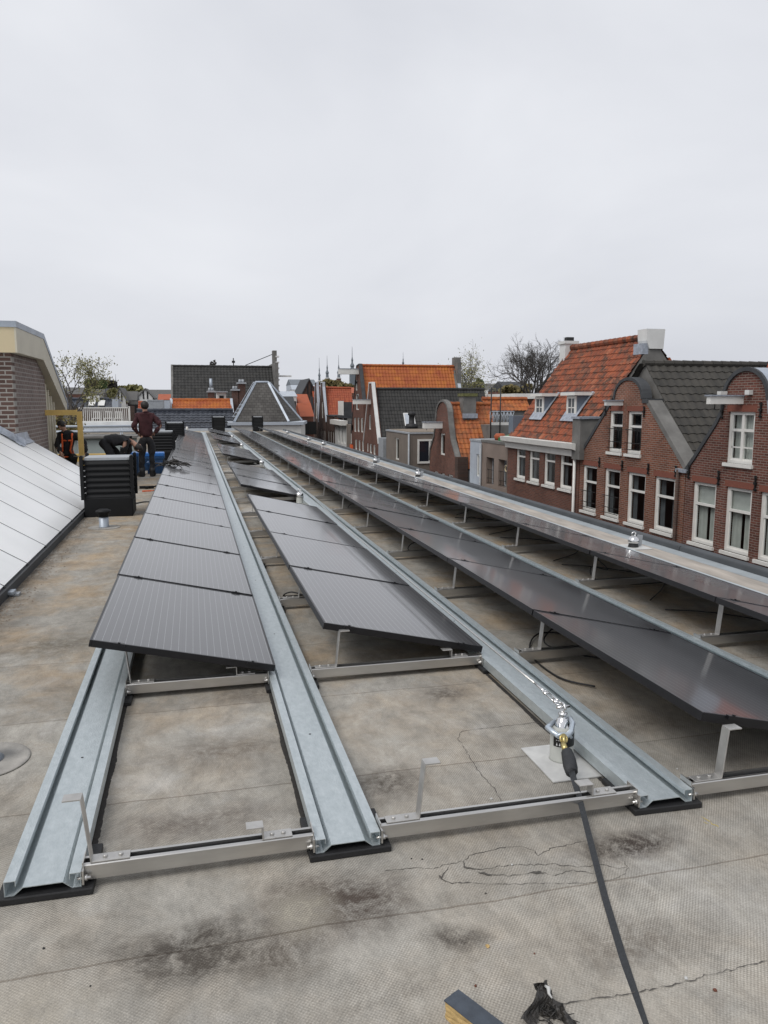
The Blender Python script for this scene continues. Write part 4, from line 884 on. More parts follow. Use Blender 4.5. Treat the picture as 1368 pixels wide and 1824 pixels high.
for (x, y0, y1, sg) in [(RX[0]+.13, 2.7, 4.3, 1), (RX[2]-.13, 2.7, 4.4, -1), (RX[1]-.128, 2.7, 4.2, -1), (RX[1]+.128, 2.7, 4.2, 1), (RX[2]+.13, 2.9, 6, 1), (RX[0]-.13, 2.7, 5, -1)]:
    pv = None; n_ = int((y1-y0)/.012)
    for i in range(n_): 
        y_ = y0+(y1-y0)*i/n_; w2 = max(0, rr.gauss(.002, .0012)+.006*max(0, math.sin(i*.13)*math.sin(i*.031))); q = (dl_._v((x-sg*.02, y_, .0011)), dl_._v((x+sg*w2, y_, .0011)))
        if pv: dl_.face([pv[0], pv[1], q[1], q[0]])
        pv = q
struct('dark_lines_beside_rails', dl_, mat('black_felt_line', (.03, .027, .024), .9, 0, .4, 60))  # thin irregular black ribbons on the felt along the rail edges
ck = MB(); ribbon(ck, [(1249, 1455), (1262, 1462), (1268, 1468), (1280, 1474)], .0025); ribbon(ck, [(1252, 1464), (1262, 1468)], .002, .0014); struct('chalk_mark', ck, mat('yellow_chalk', (.5, .38, .1), .9, 0, .2, 60))

# ------------------------------------------------------------------ houses: helpers
def tiles(name, parent, O, U, V, W, L, m, tw=.22, tl=.32, amp=.018, step=.02, ns=4, flat=False, hole=None):
    """a tiled roof plane: O lower left corner, U along the eave, V up the slope"""
    O, U, V = Vector(O), Vector(U).normalized(), Vector(V).normalized(); Nn = U.cross(V)
    if Nn.z < 0: Nn = -Nn
    nu, nv = max(1, round(W/tw)), max(1, round(L/tl)); tw, tl = W/nu, L/nv; b_ = MB(); rr = random.Random(nu*31+nv)
    for j in range(nv):
        lo, hi, rs = [], [], []
        for i in range(nu*ns+1):
            s_ = (i % ns)/ns; hgt = amp*math.sin(2*math.pi*s_) if not flat else (amp if i % ns == 0 else 0)
            jit = rr.uniform(-.003, .003); p = O+U*(tw*i/ns)
            lo.append(b_._v(p+V*(tl*j-.02)+Nn*(hgt+step+jit))); hi.append(b_._v(p+V*(tl*(j+1))+Nn*(hgt+jit))); rs.append(b_._v(p+V*(tl*j-.02)+Nn*(hgt-.012)))
        for i in range(nu*ns):
            ti = i//ns+.5
            if hole and hole(ti*tw, (j+.5)*tl): continue
            b_.uv[len(b_.f)] = [(ti, j+.5)]*4; b_.face([lo[i], lo[i+1], hi[i+1], hi[i]])
            b_.uv[len(b_.f)] = [(ti, j+.5)]*4; b_.face([rs[i], rs[i+1], lo[i+1], lo[i]])
    o = b_.build(name, m, parent); return o
def ridge(parent, p0, p1, r_, m, seg=.35):
    b_ = MB(); p0, p1 = Vector(p0), Vector(p1); n_ = max(1, int((p1-p0).length/seg))
    for k in range(n_): a, c = p0.lerp(p1, k/n_), p0.lerp(p1, (k+1.08)/n_); i0 = len(b_.f); b_.tube([a, c], [r_*1.08, r_*.94], 8, smooth=False); [b_.uv.__setitem__(q, [(k+.5, 99.5)]*len(b_.f[q])) for q in range(i0, len(b_.f))]
    return b_.build('ridge_tiles', m, parent)
def facade(parent, prof, X, th, opens, m, name='facade', sill_in=None):
    b_ = MB(); b_.prism(prof, th, 'X', X); o = b_.build(name, m); fix_normals(o)
    if opens:
        c = MB()
        for (y0, y1, z0, z1) in opens: c.box((X-.3, y0, z0), (X+th+.3, y1, z1))
        co = c.build('cutter', 'black'); md = o.modifiers.new('cut', 'BOOLEAN'); md.operation = 'DIFFERENCE'; md.solver = 'EXACT'; md.object = co
        freeze(o); bpy.data.objects.remove(co)
    o.parent = parent; return o
def window(parent, X, y0, y1, z0, z1, style='dark', sill=True, label=None, th=.3, arch=0):
    """sash window in a street wall facing -X"""
    y0, y1 = min(y0, y1), max(y0, y1); w_, h_ = y1-y0, z1-z0; fx = X+.06; fw = .085 if w_ > .5 else .06
    b_ = MB(); b_.box((fx, y0, z0), (fx+.1, y0+fw, z1)); b_.box((fx, y1-fw, z0), (fx+.1, y1, z1)); b_.box((fx, y0+fw, z1-fw), (fx+.1, y1-fw, z1)); b_.box((fx, y0+fw, z0), (fx+.1, y1-fw, z0+fw))
    zm = z0+h_*.62; a, c = y0+fw, y1-fw
    if style != 'far':
        b_.box((fx+.01, a, zm), (fx+.09, c, zm+.07))
        for q in (a, c-.04): b_.box((fx+.03, q, z0+fw), (fx+.07, q+.04, zm)); b_.box((fx+.01, q, zm+.07), (fx+.05, q+.04, z1-fw))
        b_.box((fx+.03, a+.04, z0+fw), (fx+.07, c-.04, z0+fw+.05))
        if style == 'casement': b_.box((fx+.005, (a+c)/2-.05, z0+fw), (fx+.085, (a+c)/2+.05, z1-fw)); b_.box((fx+.03, a, z0+h_*.3), (fx+.06, c, z0+h_*.3+.035))
    f = b_.build('window', 'white', parent, label)
    p_ = MB(); p_.poly([(fx+.05, a, z0+fw), (fx+.05, a, z1-fw), (fx+.05, c, z1-fw), (fx+.05, c, z0+fw)]); p_.build('pane', 'glass', f)
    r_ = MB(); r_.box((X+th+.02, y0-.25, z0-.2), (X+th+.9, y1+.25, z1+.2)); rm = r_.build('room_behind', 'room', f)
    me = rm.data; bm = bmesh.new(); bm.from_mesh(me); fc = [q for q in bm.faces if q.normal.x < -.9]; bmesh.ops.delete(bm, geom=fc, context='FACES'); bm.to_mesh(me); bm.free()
    if style in ('curtain', 'casement', 'curtaingrey', 'blind'):
        c_ = MB(); n_ = 26; zt_ = z1-fw
        rngs = [(a, c)] if style == 'casement' else ([(a, a+(c-a)*.42), (c-(c-a)*.42, c)] if style == 'curtain' else [(a, a+(c-a)*.3), (c-(c-a)*.25, c)])
        for (q0, q1) in rngs:
            ids = []
            for k in range(n_+1): yy = q0+(q1-q0)*k/n_; xx = X+.22+.02*math.sin(k*1.9); ids.append((c_._v((xx, yy, z0)), c_._v((xx, yy, zt_))))
            for u_, v_ in zip(ids, ids[1:]): c_.face([u_[0], v_[0], v_[1], u_[1]])
        if style == 'curtain': c_.box((X+.17, a, zm+.02), (X+.175, c, zt_))
        c_.build('curtain', 'curtaingrey' if style == 'curtaingrey' else 'curtain', f)
    if sill: s_ = MB(); s_.box((X-.07, y0-.05, z0-.09), (X+.1, y1+.05, z0)); s_.build('sill', 'white', f)
    return f
def wpx(xl, xr, yt, yb, X=14):
    a = atX(xl, yt, X); c = atX(xl, yb, X); d = atX(xr, (yt+yb)/2, X); return (min(a.y, d.y), max(a.y, d.y), c.z, a.z)
def c4(x, y): return 820+.4006*x, 560+.4006*y
def w4(x0, x1, yt, yb): a = c4(x0, yt); b_ = c4(x1, yb); return wpx(a[0], b_[0], a[1], b_[1])
XF = 14.0; ZB = -10
def lintel(parent, X, y0, y1, z):
    MB().box((X-.003, y0-.06, z), (X+.05, y1+.06, z+.17)).build('brick_lintel', 'lintel', parent)
def wall_anchor(parent, X, y, z, s_=.22):
    b_ = MB(); b_.box((X-.05, y-.02, z-s_), (X-.02, y+.02, z+s_)); b_.tube([(X-.035, y-.06, z+s_*.9), (X-.035, y, z+s_*.5), (X-.035, y+.06, z+s_*.9)], .014, 5); b_.tube([(X-.035, y-.06, z-s_*.9), (X-.035, y, z-s_*.5), (X-.035, y+.06, z-s_*.9)], .014, 5); b_.lathe((X-.04, y, z-.03), [(.05, 0), (.05, .06)], 6, False)
    b_.build('wall_anchor', 'iron', parent)
def railing(parent, X, y0, y1, z0, z1):
    b_ = MB(); 
    for z in (z0, z0+(z1-z0)*.33, z1): b_.tube([(X-.06, y0-.02, z), (X-.06, y1+.02, z)], .014, 5)
    for k in range(3): yy = y0+(y1-y0)*(k+.5)/3; b_.tube([(X-.06, yy, z0), (X-.06, yy, z1)], .009, 4)
    b_.build('balcony_bars', 'iron', parent)
def arch_pts(yc, zc, ry, rz, a0=0, a1=180, n_=16): return [(yc+ry*math.cos(R(a0+(a1-a0)*k/n_)), zc+rz*math.sin(R(a0+(a1-a0)*k/n_))) for k in range(n_+1)]
def coping(parent, line, X, th, proud, m, h=.07, name='coping'):
    """strip following the gable outline, its top visible from the side"""
    b_ = MB(); P = [Vector((0, y, z)) for y, z in line]; N_ = []
    for i in range(len(P)):
        d = (P[min(i+1, len(P)-1)]-P[max(i-1, 0)]).normalized(); n_ = Vector((0, -d.z, d.y)); 
        if n_.z < -0.001: n_ = -n_
        N_.append(n_)
    cen = sum(P, Vector())/len(P)
    rings = []
    for p, n_ in zip(P, N_):
        if n_.dot(p-cen) < 0: n_ = -n_
        a, c = p-n_*.05, p+n_*h
        rings.append([b_._v((X-proud, a.y, a.z)), b_._v((X-proud, c.y, c.z)), b_._v((X+th+.02, c.y, c.z)), b_._v((X+th+.02, a.y, a.z))])
    for r0, r1 in zip(rings, rings[1:]):
        for k in range(4): b_.face([r0[k], r0[(k+1) % 4], r1[(k+1) % 4], r1[k]])
    b_.face(rings[0]); b_.face(rings[-1][::-1]); o = b_.build(name, m, parent); fix_normals(o); return o
def body_box(parent, x0, x1, y0, y1, z0, z1, m, name='rear_wall'): return MB().box((x0, y0, z0), (x1, y1, z1)).build(name, m, parent)
def hoist(parent, Y, z, x0, x1, h=.28, w_=.2, m='white'):
    b_ = MB(); b_.box((x0, Y-w_/2, z), (x1, Y+w_/2, z+h)); f = b_.build('hoist_beam', m, parent); MB().box((x0-.04, Y-w_/2-.04, z+h), (x1, Y+w_/2+.04, z+h+.04)).build('lead_cap', 'lead', f)
    MB().tube([(x0+.2, Y, z), (x0+.2, Y, z-.12)], .015, 5).build('hook', 'iron', f)

# ---------------- house A: dark roof, brick bell gable
yA0, yA1, zeA = 19.78, 26.15, -.32; ycA = (yA0+yA1)/2
hA = empty('gable_house', (XF, ycA, ZB)); IA = Vector((-XF, -ycA, -ZB))
def sub(o): return o
class Shift:   # children are modelled in world coordinates and parented without moving
    pass
def house(name, label, cat='house', group=None, loc=(14, 30, -10)):
    r = empty(name, loc); tag(r, label, cat, group); return r
def settle(r):
    """children were modelled in world coordinates: keep them there under the moved base"""
    for c in r.children: c.matrix_parent_inverse = Matrix.Translation(-Vector(r.location))
bpy.data.objects.remove(hA)
hA = house('gable_house', 'red brick bell-gabled house with dark tiled roof and four tall dark windows', 'house', None, (14, ycA, ZB))
lowA = [wpx(1000+.269*a, 1000+.269*b_, 580+.269*c, 580+.269*d) for a, b_, c, d in [(143, 232, 918, 1225), (287, 384, 944, 1262), (440, 552, 969, 1300), (619, 746, 993, 1345)]]
upA = [wpx(1000+.269*a, 1000+.269*b_, 580+.269*c, 580+.269*d) for a, b_, c, d in [(320, 403, 565, 835), (440, 530, 565, 848)]]
zl0 = min(w_[2] for w_ in lowA); zl1 = sum(w_[3] for w_ in lowA)/4; lowA = [(a, b_, sum(w_[2] for w_ in lowA)/4, zl1) for a, b_, c, d in lowA]
zu = (sum(w_[2] for w_ in upA)/2, sum(w_[3] for w_ in upA)/2); upA = [(a, b_, *zu) for a, b_, c, d in upA]
arcA = arch_pts(ycA+.1, 1.76, .84, .62, 0, 180)          # from near side (+y is far) to far side
pA = [(yA1, zeA), (ycA+1.12, 1.62)]+[(y, z) for y, z in arcA]+[(ycA-1.12, 1.62), (yA0, zeA), (yA0, ZB), (yA1, ZB)]
arcA2 = [(ycA+1.12, 1.62)]+arcA+[(ycA-1.12, 1.62)]
pA = [(yA1, zeA), (ycA+1.17, 1.56), (ycA+.96, 1.68)]+arcA[1:-1]+[(ycA-.76, 1.68), (ycA-1.05, 1.62), (yA0, zeA), (yA0, ZB), (yA1, ZB)]
facade(hA, pA, XF, .3, lowA+upA, 'brickR')
for w_ in lowA: window(hA, XF, *w_, style='curtaingrey'); lintel(hA, XF, w_[0], w_[1], w_[3])
for w_ in upA: window(hA, XF, *w_, style='dark'); railing(hA, XF, w_[0], w_[1], w_[2]+.15, w_[2]+.8); lintel(hA, XF, w_[0], w_[1], w_[3])
for w_ in lowA[:2]: railing(hA, XF, w_[0], w_[1], w_[2]+.15, w_[2]+.75)
coping(hA, [(yA0, zeA), (ycA-1.06, 1.62)], XF, .44, .04, 'greyrender', .1); coping(hA, [(yA1, zeA), (ycA+1.17, 1.57)], XF, .3, .03, 'darkgrey', .07)
coping(hA, [(ycA+.96, 1.72)]+arcA[1:-1]+[(ycA-.76, 1.72)], XF, .3, .04, 'darkgrey', .05)
MB().box((XF-.05, ycA-1.15, 1.58), (XF+.5, ycA-.8, 1.72)).build('shoulder_stone', 'darkgrey', hA); MB().box((XF-.05, ycA+.95, 1.55), (XF+.3, ycA+1.22, 1.68)).build('shoulder_stone', 'darkgrey', hA)
hoist(hA, ycA+.45, 1.5, XF-.62, XF, .15, .14, 'whitewash')
for x, y in [(256, 903), (407, 926), (580, 948), (763, 965), (552, 570), (298, 560)]: q = atX(1000+.269*x, 580+.269*y, XF); wall_anchor(hA, XF, q.y, q.z, .17)
zrA = 2.86; sl = Vector((0, ycA-yA0, zrA-zeA)); LA = sl.length
tiles('roof', hA, (XF+.5, yA0, zeA), (1, 0, 0), sl, 9.5, LA, 'tileA', .3, .36, .022, .026)
sl2 = Vector((0, ycA-yA1, zrA-zeA)); tiles('rear_roof_slope', hA, (XF+.3, yA1, zeA), (1, 0, 0), sl2, 9.7, LA, 'tileA', .3, .36, .022, .026)
ridge(hA, (XF+.45, ycA, zrA+.02), (XF+10, ycA, zrA+.02), .11, 'tileA', .36)
MB().prism([(yA0+.05, zeA), (ycA, zrA-.05), (yA1-.05, zeA)], .1, 'X', XF+.52).build('roof_end_board', 'greyrender', hA)
body_box(hA, XF+.32+.9+.1, XF+10, yA0+.02, yA1-.02, ZB, zeA-.1, 'greyrender')
dp = MB(); q = atX(1213, 850, XF); dp.tube([(XF-.08, yA0+.25, zeA-.05), (XF-.08, yA0+.25, -6)], .05, 8); dp.build('drainpipe', 'brickdark', hA)
MB().box((XF-.1, yA0-.15, zeA-.12), (XF+.5, yA0+.35, zeA-.02)).build('valley_gutter', 'lead', hA)

# ---------------- house D: bell gable at the right edge
ycD = 17.42; yD0, yD1, zeD = 2*ycD-19.74, 19.74, -.34
hD = house('gable_house', 'red-brown brick house with rounded dark-edged gable and white hoist beam at the right picture edge', 'house', None, (14, ycD, ZB))
arcD = arch_pts(ycD, 1.68, .84, .78, 0, 180, 20)
lowD = [w4(1035, 1132, 742, 1012), w4(1182, 1290, 764, 1050), w4(1335, 1455, 786, 1095)]
zz = (sum(w_[2] for w_ in lowD)/3, sum(w_[3] for w_ in lowD)/3); lowD = [(a, b_, *zz) for a, b_, c, d in lowD]
upD = [w4(1193, 1305, 432, 660)]
curve = [(.84, 1.68), (.9, 1.35), (1.12, 1.02), (1.5, .58), (1.95, .05), (2.32, zeD)]
pD = [(ycD+a, z) for a, z in curve[::-1]]+arcD[1:-1]+[(ycD-a, z) for a, z in curve]+[(yD0, ZB), (yD1, ZB)]
facade(hD, pD, XF, .3, lowD+upD, 'brickD')
for w_ in lowD: window(hD, XF, *w_, style='curtain'); lintel(hD, XF, w_[0], w_[1], w_[3])
for w_ in upD: window(hD, XF, *w_, style='casement'); lintel(hD, XF, w_[0], w_[1], w_[3])
coping(hD, [(ycD+a, z) for a, z in curve], XF, .3, .04, 'darkgrey', .06)
coping(hD, [(ycD+.85, 1.68)]+arcD[1:-1]+[(ycD-.85, 1.68)], XF, .75, .0, 'zinc', .04); coping(hD, [(ycD+.85, 1.68)]+arcD[1:-1]+[(ycD-.85, 1.68)], XF-.03, .02, .03, 'darkgrey', .055, 'gable_rim')
coping(hD, [(ycD-a, z) for a, z in curve], XF, .75, .02, 'zinc', .05)
hoist(hD, ycD+.15, 1.56, XF-1.0, XF, .2, .16)
MB().box((XF-.12, ycD-.26, 1.80), (XF, ycD-.1, 1.92)).build('stone_block', 'whitewash', hD); MB().box((XF-.3, ycD+.6, 1.80), (XF-.1, ycD+.75, 1.9)).build('stone_block', 'whitewash', hD)
for x, y in [(1152, 727), (1316, 752), (1168, 430), (1340, 425), (1020, 700)]: q = atX(*c4(x, y), XF); wall_anchor(hD, XF, q.y, q.z, .2)
zrD = 2.5; s1 = Vector((0, ycD-yD0, zrD-zeD)); tiles('roof', hD, (XF+.75, yD0, zeD), (1, 0, 0), s1, 9, s1.length, 'tileR', .25, .34, .02, .024)
s1 = Vector((0, ycD-yD1, zrD-zeD)); tiles('rear_roof_slope', hD, (XF+.35, yD1, zeD), (1, 0, 0), s1, 9.4, s1.length, 'tileA', .25, .34, .02, .024)
ridge(hD, (XF+.7, ycD, zrD+.02), (XF+9.8, ycD, zrD+.02), .14, 'tileR', .4)
body_box(hD, XF+1.35, XF+9.7, yD0+.02, yD1-.02, ZB, zeD-.1, 'greyrender')

# ---------------- house B: steep red roof with dormers, white cornice
yB0, yB1 = 26.22, 33.0; zeB = .1
hB = house('dormer_house', 'brick house with steep weathered red roof, grey dormers and white cornice', 'house', None, (14, 29.6, ZB))
winB = [w4(249, 289, 575, 722), w4(307, 351, 581, 742), w4(373, 421, 589, 757), w4(444, 497, 599, 776)]
zz = (sum(w_[2] for w_ in winB)/4, sum(w_[3] for w_ in winB)/4); winB = [(a, b_, *zz) for a, b_, c, d in winB]
facade(hB, [(yB0, ZB), (yB0, zeB-.15), (yB1, zeB-.15), (yB1, ZB)], XF, .3, winB, 'brickB')
for w_ in winB: window(hB, XF, *w_, style='curtaingrey')
b_ = MB(); b_.prism([(XF-.02, -.45), (XF-.12, -.42), (XF-.14, -.2), (XF-.36, -.12), (XF-.4, .08), (XF+.1, .08), (XF+.1, -.45)], yB1-yB0+.1, 'Y', yB0-.05); fix_normals(b_.build('cornice', 'white', hB))
xr, zr = 16.9, 4.05; s1 = Vector((xr-XF, 0, zr-zeB)); 
tiles('roof', hB, (XF+.05, yB1, zeB), (0, -1, 0), s1, yB1-yB0, s1.length, 'tileB', .24, .3, .028, .035, 5)
s2 = Vector((xr-20.0, 0, zr-zeB)); tiles('rear_roof_slope', hB, (20.0, yB0, zeB), (0, 1, 0), s2, yB1-yB0, s2.length, 'tileB', .24, .3, .028, .035, 4)
ridge(hB, (xr, yB0+.55, zr+.03), (xr, yB1, zr+.03), .13, 'tileB', .36)
MB().prism([(XF+.3, zeB-.1), (xr, zr-.06), (19.9, zeB-.1), (19.9, ZB), (XF+.32, ZB)], .12, 'Y', yB0+.01).build('gable_end', 'greyrender', hB)
MB().prism([(XF+.3, zeB-.1), (xr, zr-.06), (19.9, zeB-.1), (19.9, ZB), (XF+.32, ZB)], .12, 'Y', yB1-.13).build('gable_end', 'greyrender', hB)
ch = MB(); ch.prism([(xr-.2, 3.6), (xr-.33, 3.9), (xr-.36, 4.33), (xr+.42, 4.33), (xr+.38, 3.6)], .62, 'Y', yB0-.06); c_ = ch.build('chimney', 'whitewash', hB); fix_normals(c_)
MB().prism([(XF+5.9, .1), (xr+.68, zr-.98), (xr+.68, zr-.76), (XF+6.1, .1)], .3, 'Y', yB0-.06).build('verge_tiles', 'tileR', hB)
MB().box((xr-.48, yB0+.0, 3.4), (xr-.22, yB0+.6, 3.8)).build('chimney_flashing', 'lead', hB)
ch = MB(); ch.box((xr-.35, yB1-.3, 3.0), (xr+.25, yB1+.25, 4.25)); ch.box((xr-.41, yB1-.36, 4.25), (xr+.31, yB1+.31, 4.38)); c_ = ch.build('chimney', 'whitewash', hB); MB().box((xr-.2, yB1-.15, 4.38), (xr+.15, yB1+.1, 4.56)).build('chimney_pot', 'black', c_)
for (x0, x1, yt, yb) in [(342, 367, 377, 448), (484, 511, 374, 455)]:
    a, c = c4(x0, yt), c4(x1, yb); xf = 14.75; y0, y1, z0, z1 = wpx(a[0], c[0], a[1], c[1], xf)
    dr = MB(); dr.prism([(xf, z0-.15), (xf, z1+.12), (xf+.85, z1+.12), (xf+.1, z0-.15)], y1-y0+.3, 'Y', y0-.15); d_o = dr.build('dormer', 'bluegrey', hB); fix_normals(d_o)
    MB().box((xf-.22, y0-.32, z1+.12), (xf+1.05, y1+.35, z1+.24)).build('dormer_roof', 'white', d_o)
    MB().box((xf-.2, y0-.3, z1+.243), (xf+1.05, y1+.33, z1+.26)).build('dormer_lead', 'lead', d_o)
    f_ = MB(); fw = .06; X_ = xf-.03
    for q in ((y0-.12, y0), (y1, y1+.12)): f_.box((X_-.02, q[0], z0-.1), (X_+.03, q[1], z1+.1))
    f_.box((X_-.02, y0, z1), (X_+.03, y1, z1+.1)); f_.box((X_-.02, y0, z0-.1), (X_+.03, y1, z0)); f_.box((X_, (y0+y1)/2-.025, z0), (X_+.02, (y0+y1)/2+.025, z1)); f_.box((X_, y0, (z0+z1)/2-.02), (X_+.02, y1, (z0+z1)/2+.02)); f_.build('dormer_window', 'white', d_o)
    MB().box((X_+.005, y0, z0), (X_+.01, y1, z1)).build('dormer_pane', mat('dormer_glass', (.12, .13, .14), .1), d_o)
    al = MB(); k0 = (z0-zeB)/(zr-zeB)*(xr-XF)+XF; al.poly([(xf-.25, y0-.35, zeB+(xf-.25-XF)/(xr-XF)*(zr-zeB)+.09), (xf-.25, y1+.3, zeB+(xf-.25-XF)/(xr-XF)*(zr-zeB)+.09), (xf+.05, y1+.3, zeB+(xf+.05-XF)/(xr-XF)*(zr-zeB)+.1), (xf+.05, y0-.35, zeB+(xf+.05-XF)/(xr-XF)*(zr-zeB)+.1)])
    al.poly([(xf-.25, y0-.36, zeB+(xf-.25-XF)/(xr-XF)*(zr-zeB)+.1), (xf-.1, y0-.16, zeB+(xf-.1-XF)/(xr-XF)*(zr-zeB)+.1), (xf+.6, y0-.16, zeB+(xf+.6-XF)/(xr-XF)*(zr-zeB)+.1), (xf+.6, y0-.36, zeB+(xf+.6-XF)/(xr-XF)*(zr-zeB)+.1)]); al.build('lead_apron', 'lead', d_o)
MB().box((XF-.2, yB0-.35, -.5), (XF+1.0, yB0+.25, 1.0)).build('party_wall_block', 'greyrender', hB); MB().box((XF-.25, yB0-.4, 1.0), (XF+1.05, yB0+.3, 1.08)).build('block_lead', 'lead', hB)
MB().prism([(XF+.15, .2), (XF+.15, 1.0), (XF+1.1, 1.0), (XF+.75, .2)], .5, 'Y', yB1-.15).build('end_dormer', 'bluegrey', hB)
dp = MB(); dp.tube([(XF-.1, yB0+.18, -.1), (XF-.1, yB0+.18, -6)], .055, 8); dp.build('downspout', 'white', hB)
settle(hA); settle(hD); settle(hB)

# ---------------- tan low building with two balcony doors, pale wall beyond
def cN(x, y): return 680+.19006*x, 640+.19006*y
yT0, yT1 = 33.05, atX(857.7, 800, XF).y; yT2 = atX(837.5, 800, XF).y
zT = atX(880, 790, XF).z
hT = house('flat_roofed_house', 'low tan rendered house with two recessed balcony doors and a green tarp on top', 'house', None, (14, 35, ZB))
dT = [wpx(*(cN(982, 915)[0], cN(1050, 0)[0], cN(0, 915)[1], cN(0, 1170)[1])), wpx(*(cN(1095, 0)[0], cN(1170, 0)[0], cN(0, 935)[1], cN(0, 1195)[1]))]
facade(hT, [(yT0, ZB), (yT0, zT), (yT1, zT), (yT1, ZB)], XF, .5, dT, 'tanrender')
for i, w_ in enumerate(dT):
    f_ = MB(); y0, y1, z0, z1 = w_; fx = XF+.3
    for q in ((y0+.02, y0+.12), (y1-.12, y1-.02)): f_.box((fx, q[0], z0), (fx+.06, q[1], z1-.05))
    f_.box((fx, y0+.12, z1-.17), (fx+.06, y1-.12, z1-.05)); f_.box((fx, y0+.12, z0), (fx+.06, y1-.12, z0+.1)); o = f_.build('balcony_door', 'greycap', hT)
    MB().box((fx+.02, y0+.12, z0+.1), (fx+.03, y1-.12, z1-.17)).build('pane', 'glass', o); MB().box((XF+.52, y0-.2, z0-.2), (XF+.56, y1+.2, z1+.2)).build('room_behind', 'room', o); railing(hT, XF+.12, y0, y1, z0+.1, z0+.75)
    if i == 1: MB().torus((XF+.2, (y0+y1)/2, z0+.9), .14, .035, 14, 6, (0, 1, 0), (0, 0, 1)).build('wreath', 'ochre', o)
MB().box((XF-.03, yT0, zT), (XF+6, yT1+.03, zT+.12)).build('roof_trim', 'greyrender', hT)
MB().box((XF+.62, yT0+.02, ZB), (XF+6, yT1-.02, zT-.02)).build('rear_wall', 'tanrender', hT)
MB().tube([(XF-.08, yT1-.08, zT-.1), (XF-.08, yT1-.08, -8)], .06, 8).build('downspout', 'greycap', hT)
settle(hT)
g_ = MB(); a = atX(885, 790, XF+.4); g_.box((XF+.3, yT0+.15, zT+.125), (XF+1.2, yT0+1.9, zT+.28)); g_.prism([(XF+.3, zT+.28), (XF+.75, zT+.42), (XF+1.2, zT+.28)], 1.5, 'Y', yT0+.2); tag(g_.build('tarp_cover', 'green'), 'green tarp on the roof of the low tan house', 'tarp')
pl_ = MB(); pl_.lathe((XF+.6, yT0+2.4, zT+.125), [(.25, 0), (.3, .2), (.2, .32)], 10); tag(pl_.build('flower_pot', 'tileR'), 'terracotta pot on the roof of the low tan house', 'pot')
hP = house('pale_annex', 'pale grey panelled annex with one narrow window, left of the tan house', 'house', None, (14, 37, ZB))
w_ = wpx(cN(887, 0)[0], cN(922, 0)[0], cN(0, 888)[1], cN(0, 1095)[1]); facade(hP, [(yT1+.01, ZB), (yT1+.01, zT-.02), (yT2, zT-.02), (yT2, ZB)], XF, .3, [w_], 'palegrey'); window(hP, XF, *w_, style='far', sill=False)
MB().box((XF+1.3, yT1+.02, ZB), (XF+6, yT2-.02, zT-.05)).build('rear_wall', 'palegrey', hP); MB().box((XF-.03, yT1+.04, zT-.018), (XF+6, yT2+.03, zT+.08)).build('roof_trim', 'greycap', hP)
MB().box((11.5, yT1+.5, -2.7), (13.98, 42, -2.55)).build('low_zinc_roof', 'minroof', hP); settle(hP)

# ---------------- generic street gable house: facade at XF, roof ridge running away from the street
def street_house(name, label, yn, yf, ze, zr, prof, wins, bmat, tmat, xend, cope='darkgrey', group=None, tw=.25, tl=.33, hoistz=None, cat='house', style='far', roof=True, yr=None):
    r = house(name, label, cat, group, (14, (yn+yf)/2, ZB)); yc = yr or (yn+yf)/2
    facade(r, prof+[(yn, ZB), (yf, ZB)] if prof[0][0] > prof[-1][0] else prof+[(yf, ZB), (yn, ZB)], XF, .3, wins, bmat)
    for w_ in wins: window(r, XF, *w_, style=style, sill=style != 'far')
    if roof:
        s1 = Vector((0, yc-yn, zr-ze)); tiles('roof', r, (XF+.3, yn, ze), (1, 0, 0), s1, xend-XF-.3, s1.length, tmat, tw, tl, .02, .024)
        s2 = Vector((0, yc-yf, zr-ze)); tiles('rear_roof_slope', r, (XF+.3, yf, ze), (1, 0, 0), s2, xend-XF-.3, s2.length, tmat, tw, tl, .02, .024)
        ridge(r, (XF+.3, yc, zr+.02), (xend, yc, zr+.02), .12, tmat, .38)
        MB().prism([(yn, ze), (yc, zr-.02), (yf, ze), (yf, ZB), (yn, ZB)], .2, 'X', xend-.2).build('rear_gable', 'greyrender', r)
    else: body_box(r, XF+.3, xend, yn, yf, ze-.2, zr, 'darkgrey', 'flat_roof_block')
    body_box(r, XF+1.3, xend-.25, yn+.02, yf-.02, ZB, ze-.08, 'greyrender')
    if cope: coping(r, prof, XF, .2, .06, cope, .07)
    if hoistz: hoist(r, yc, hoistz, XF-1.3, XF, .26, .3)
    return r
# house C: bell gable, orange roof
P = [(769, 800), (779, 762), (782, 742)]; gl = [atX(x, y, XF) for x, y in P]; gr = [atX(x, y, XF) for x, y in [(801, 738), (803, 765), (807, 790), (817, 803)]]
ycC = 42.65; top = [(ycC+1.15*math.cos(R(a)), .85+.85*math.sin(R(a))) for a in range(180, -1, -15)]
yC0, yC1 = 39.75, 45.1
prof = [(yC1, -1.9), (yC1-.15, -1.2), (yC1-.9, -.4), (ycC+1.3, .4), (ycC+1.15, .85)]+[(2*ycC-y, z) for y, z in top][1:-1]+[(ycC-1.15, .85), (ycC-1.3, .4), (ycC-1.7, -.5), (yC0+.3, -1.5), (yC0, -1.9)]
wC = [wpx(cN(548, 0)[0], cN(592, 0)[0], cN(0, 692)[1], cN(0, 893)[1]), wpx(cN(492, 0)[0], cN(530, 0)[0], cN(0, 1045)[1], cN(0, 1120)[1]), wpx(cN(557, 0)[0], cN(592, 0)[0], cN(0, 1063)[1], cN(0, 1140)[1]), wpx(cN(622, 0)[0], cN(668, 0)[0], cN(0, 1078)[1], cN(0, 1160)[1])]
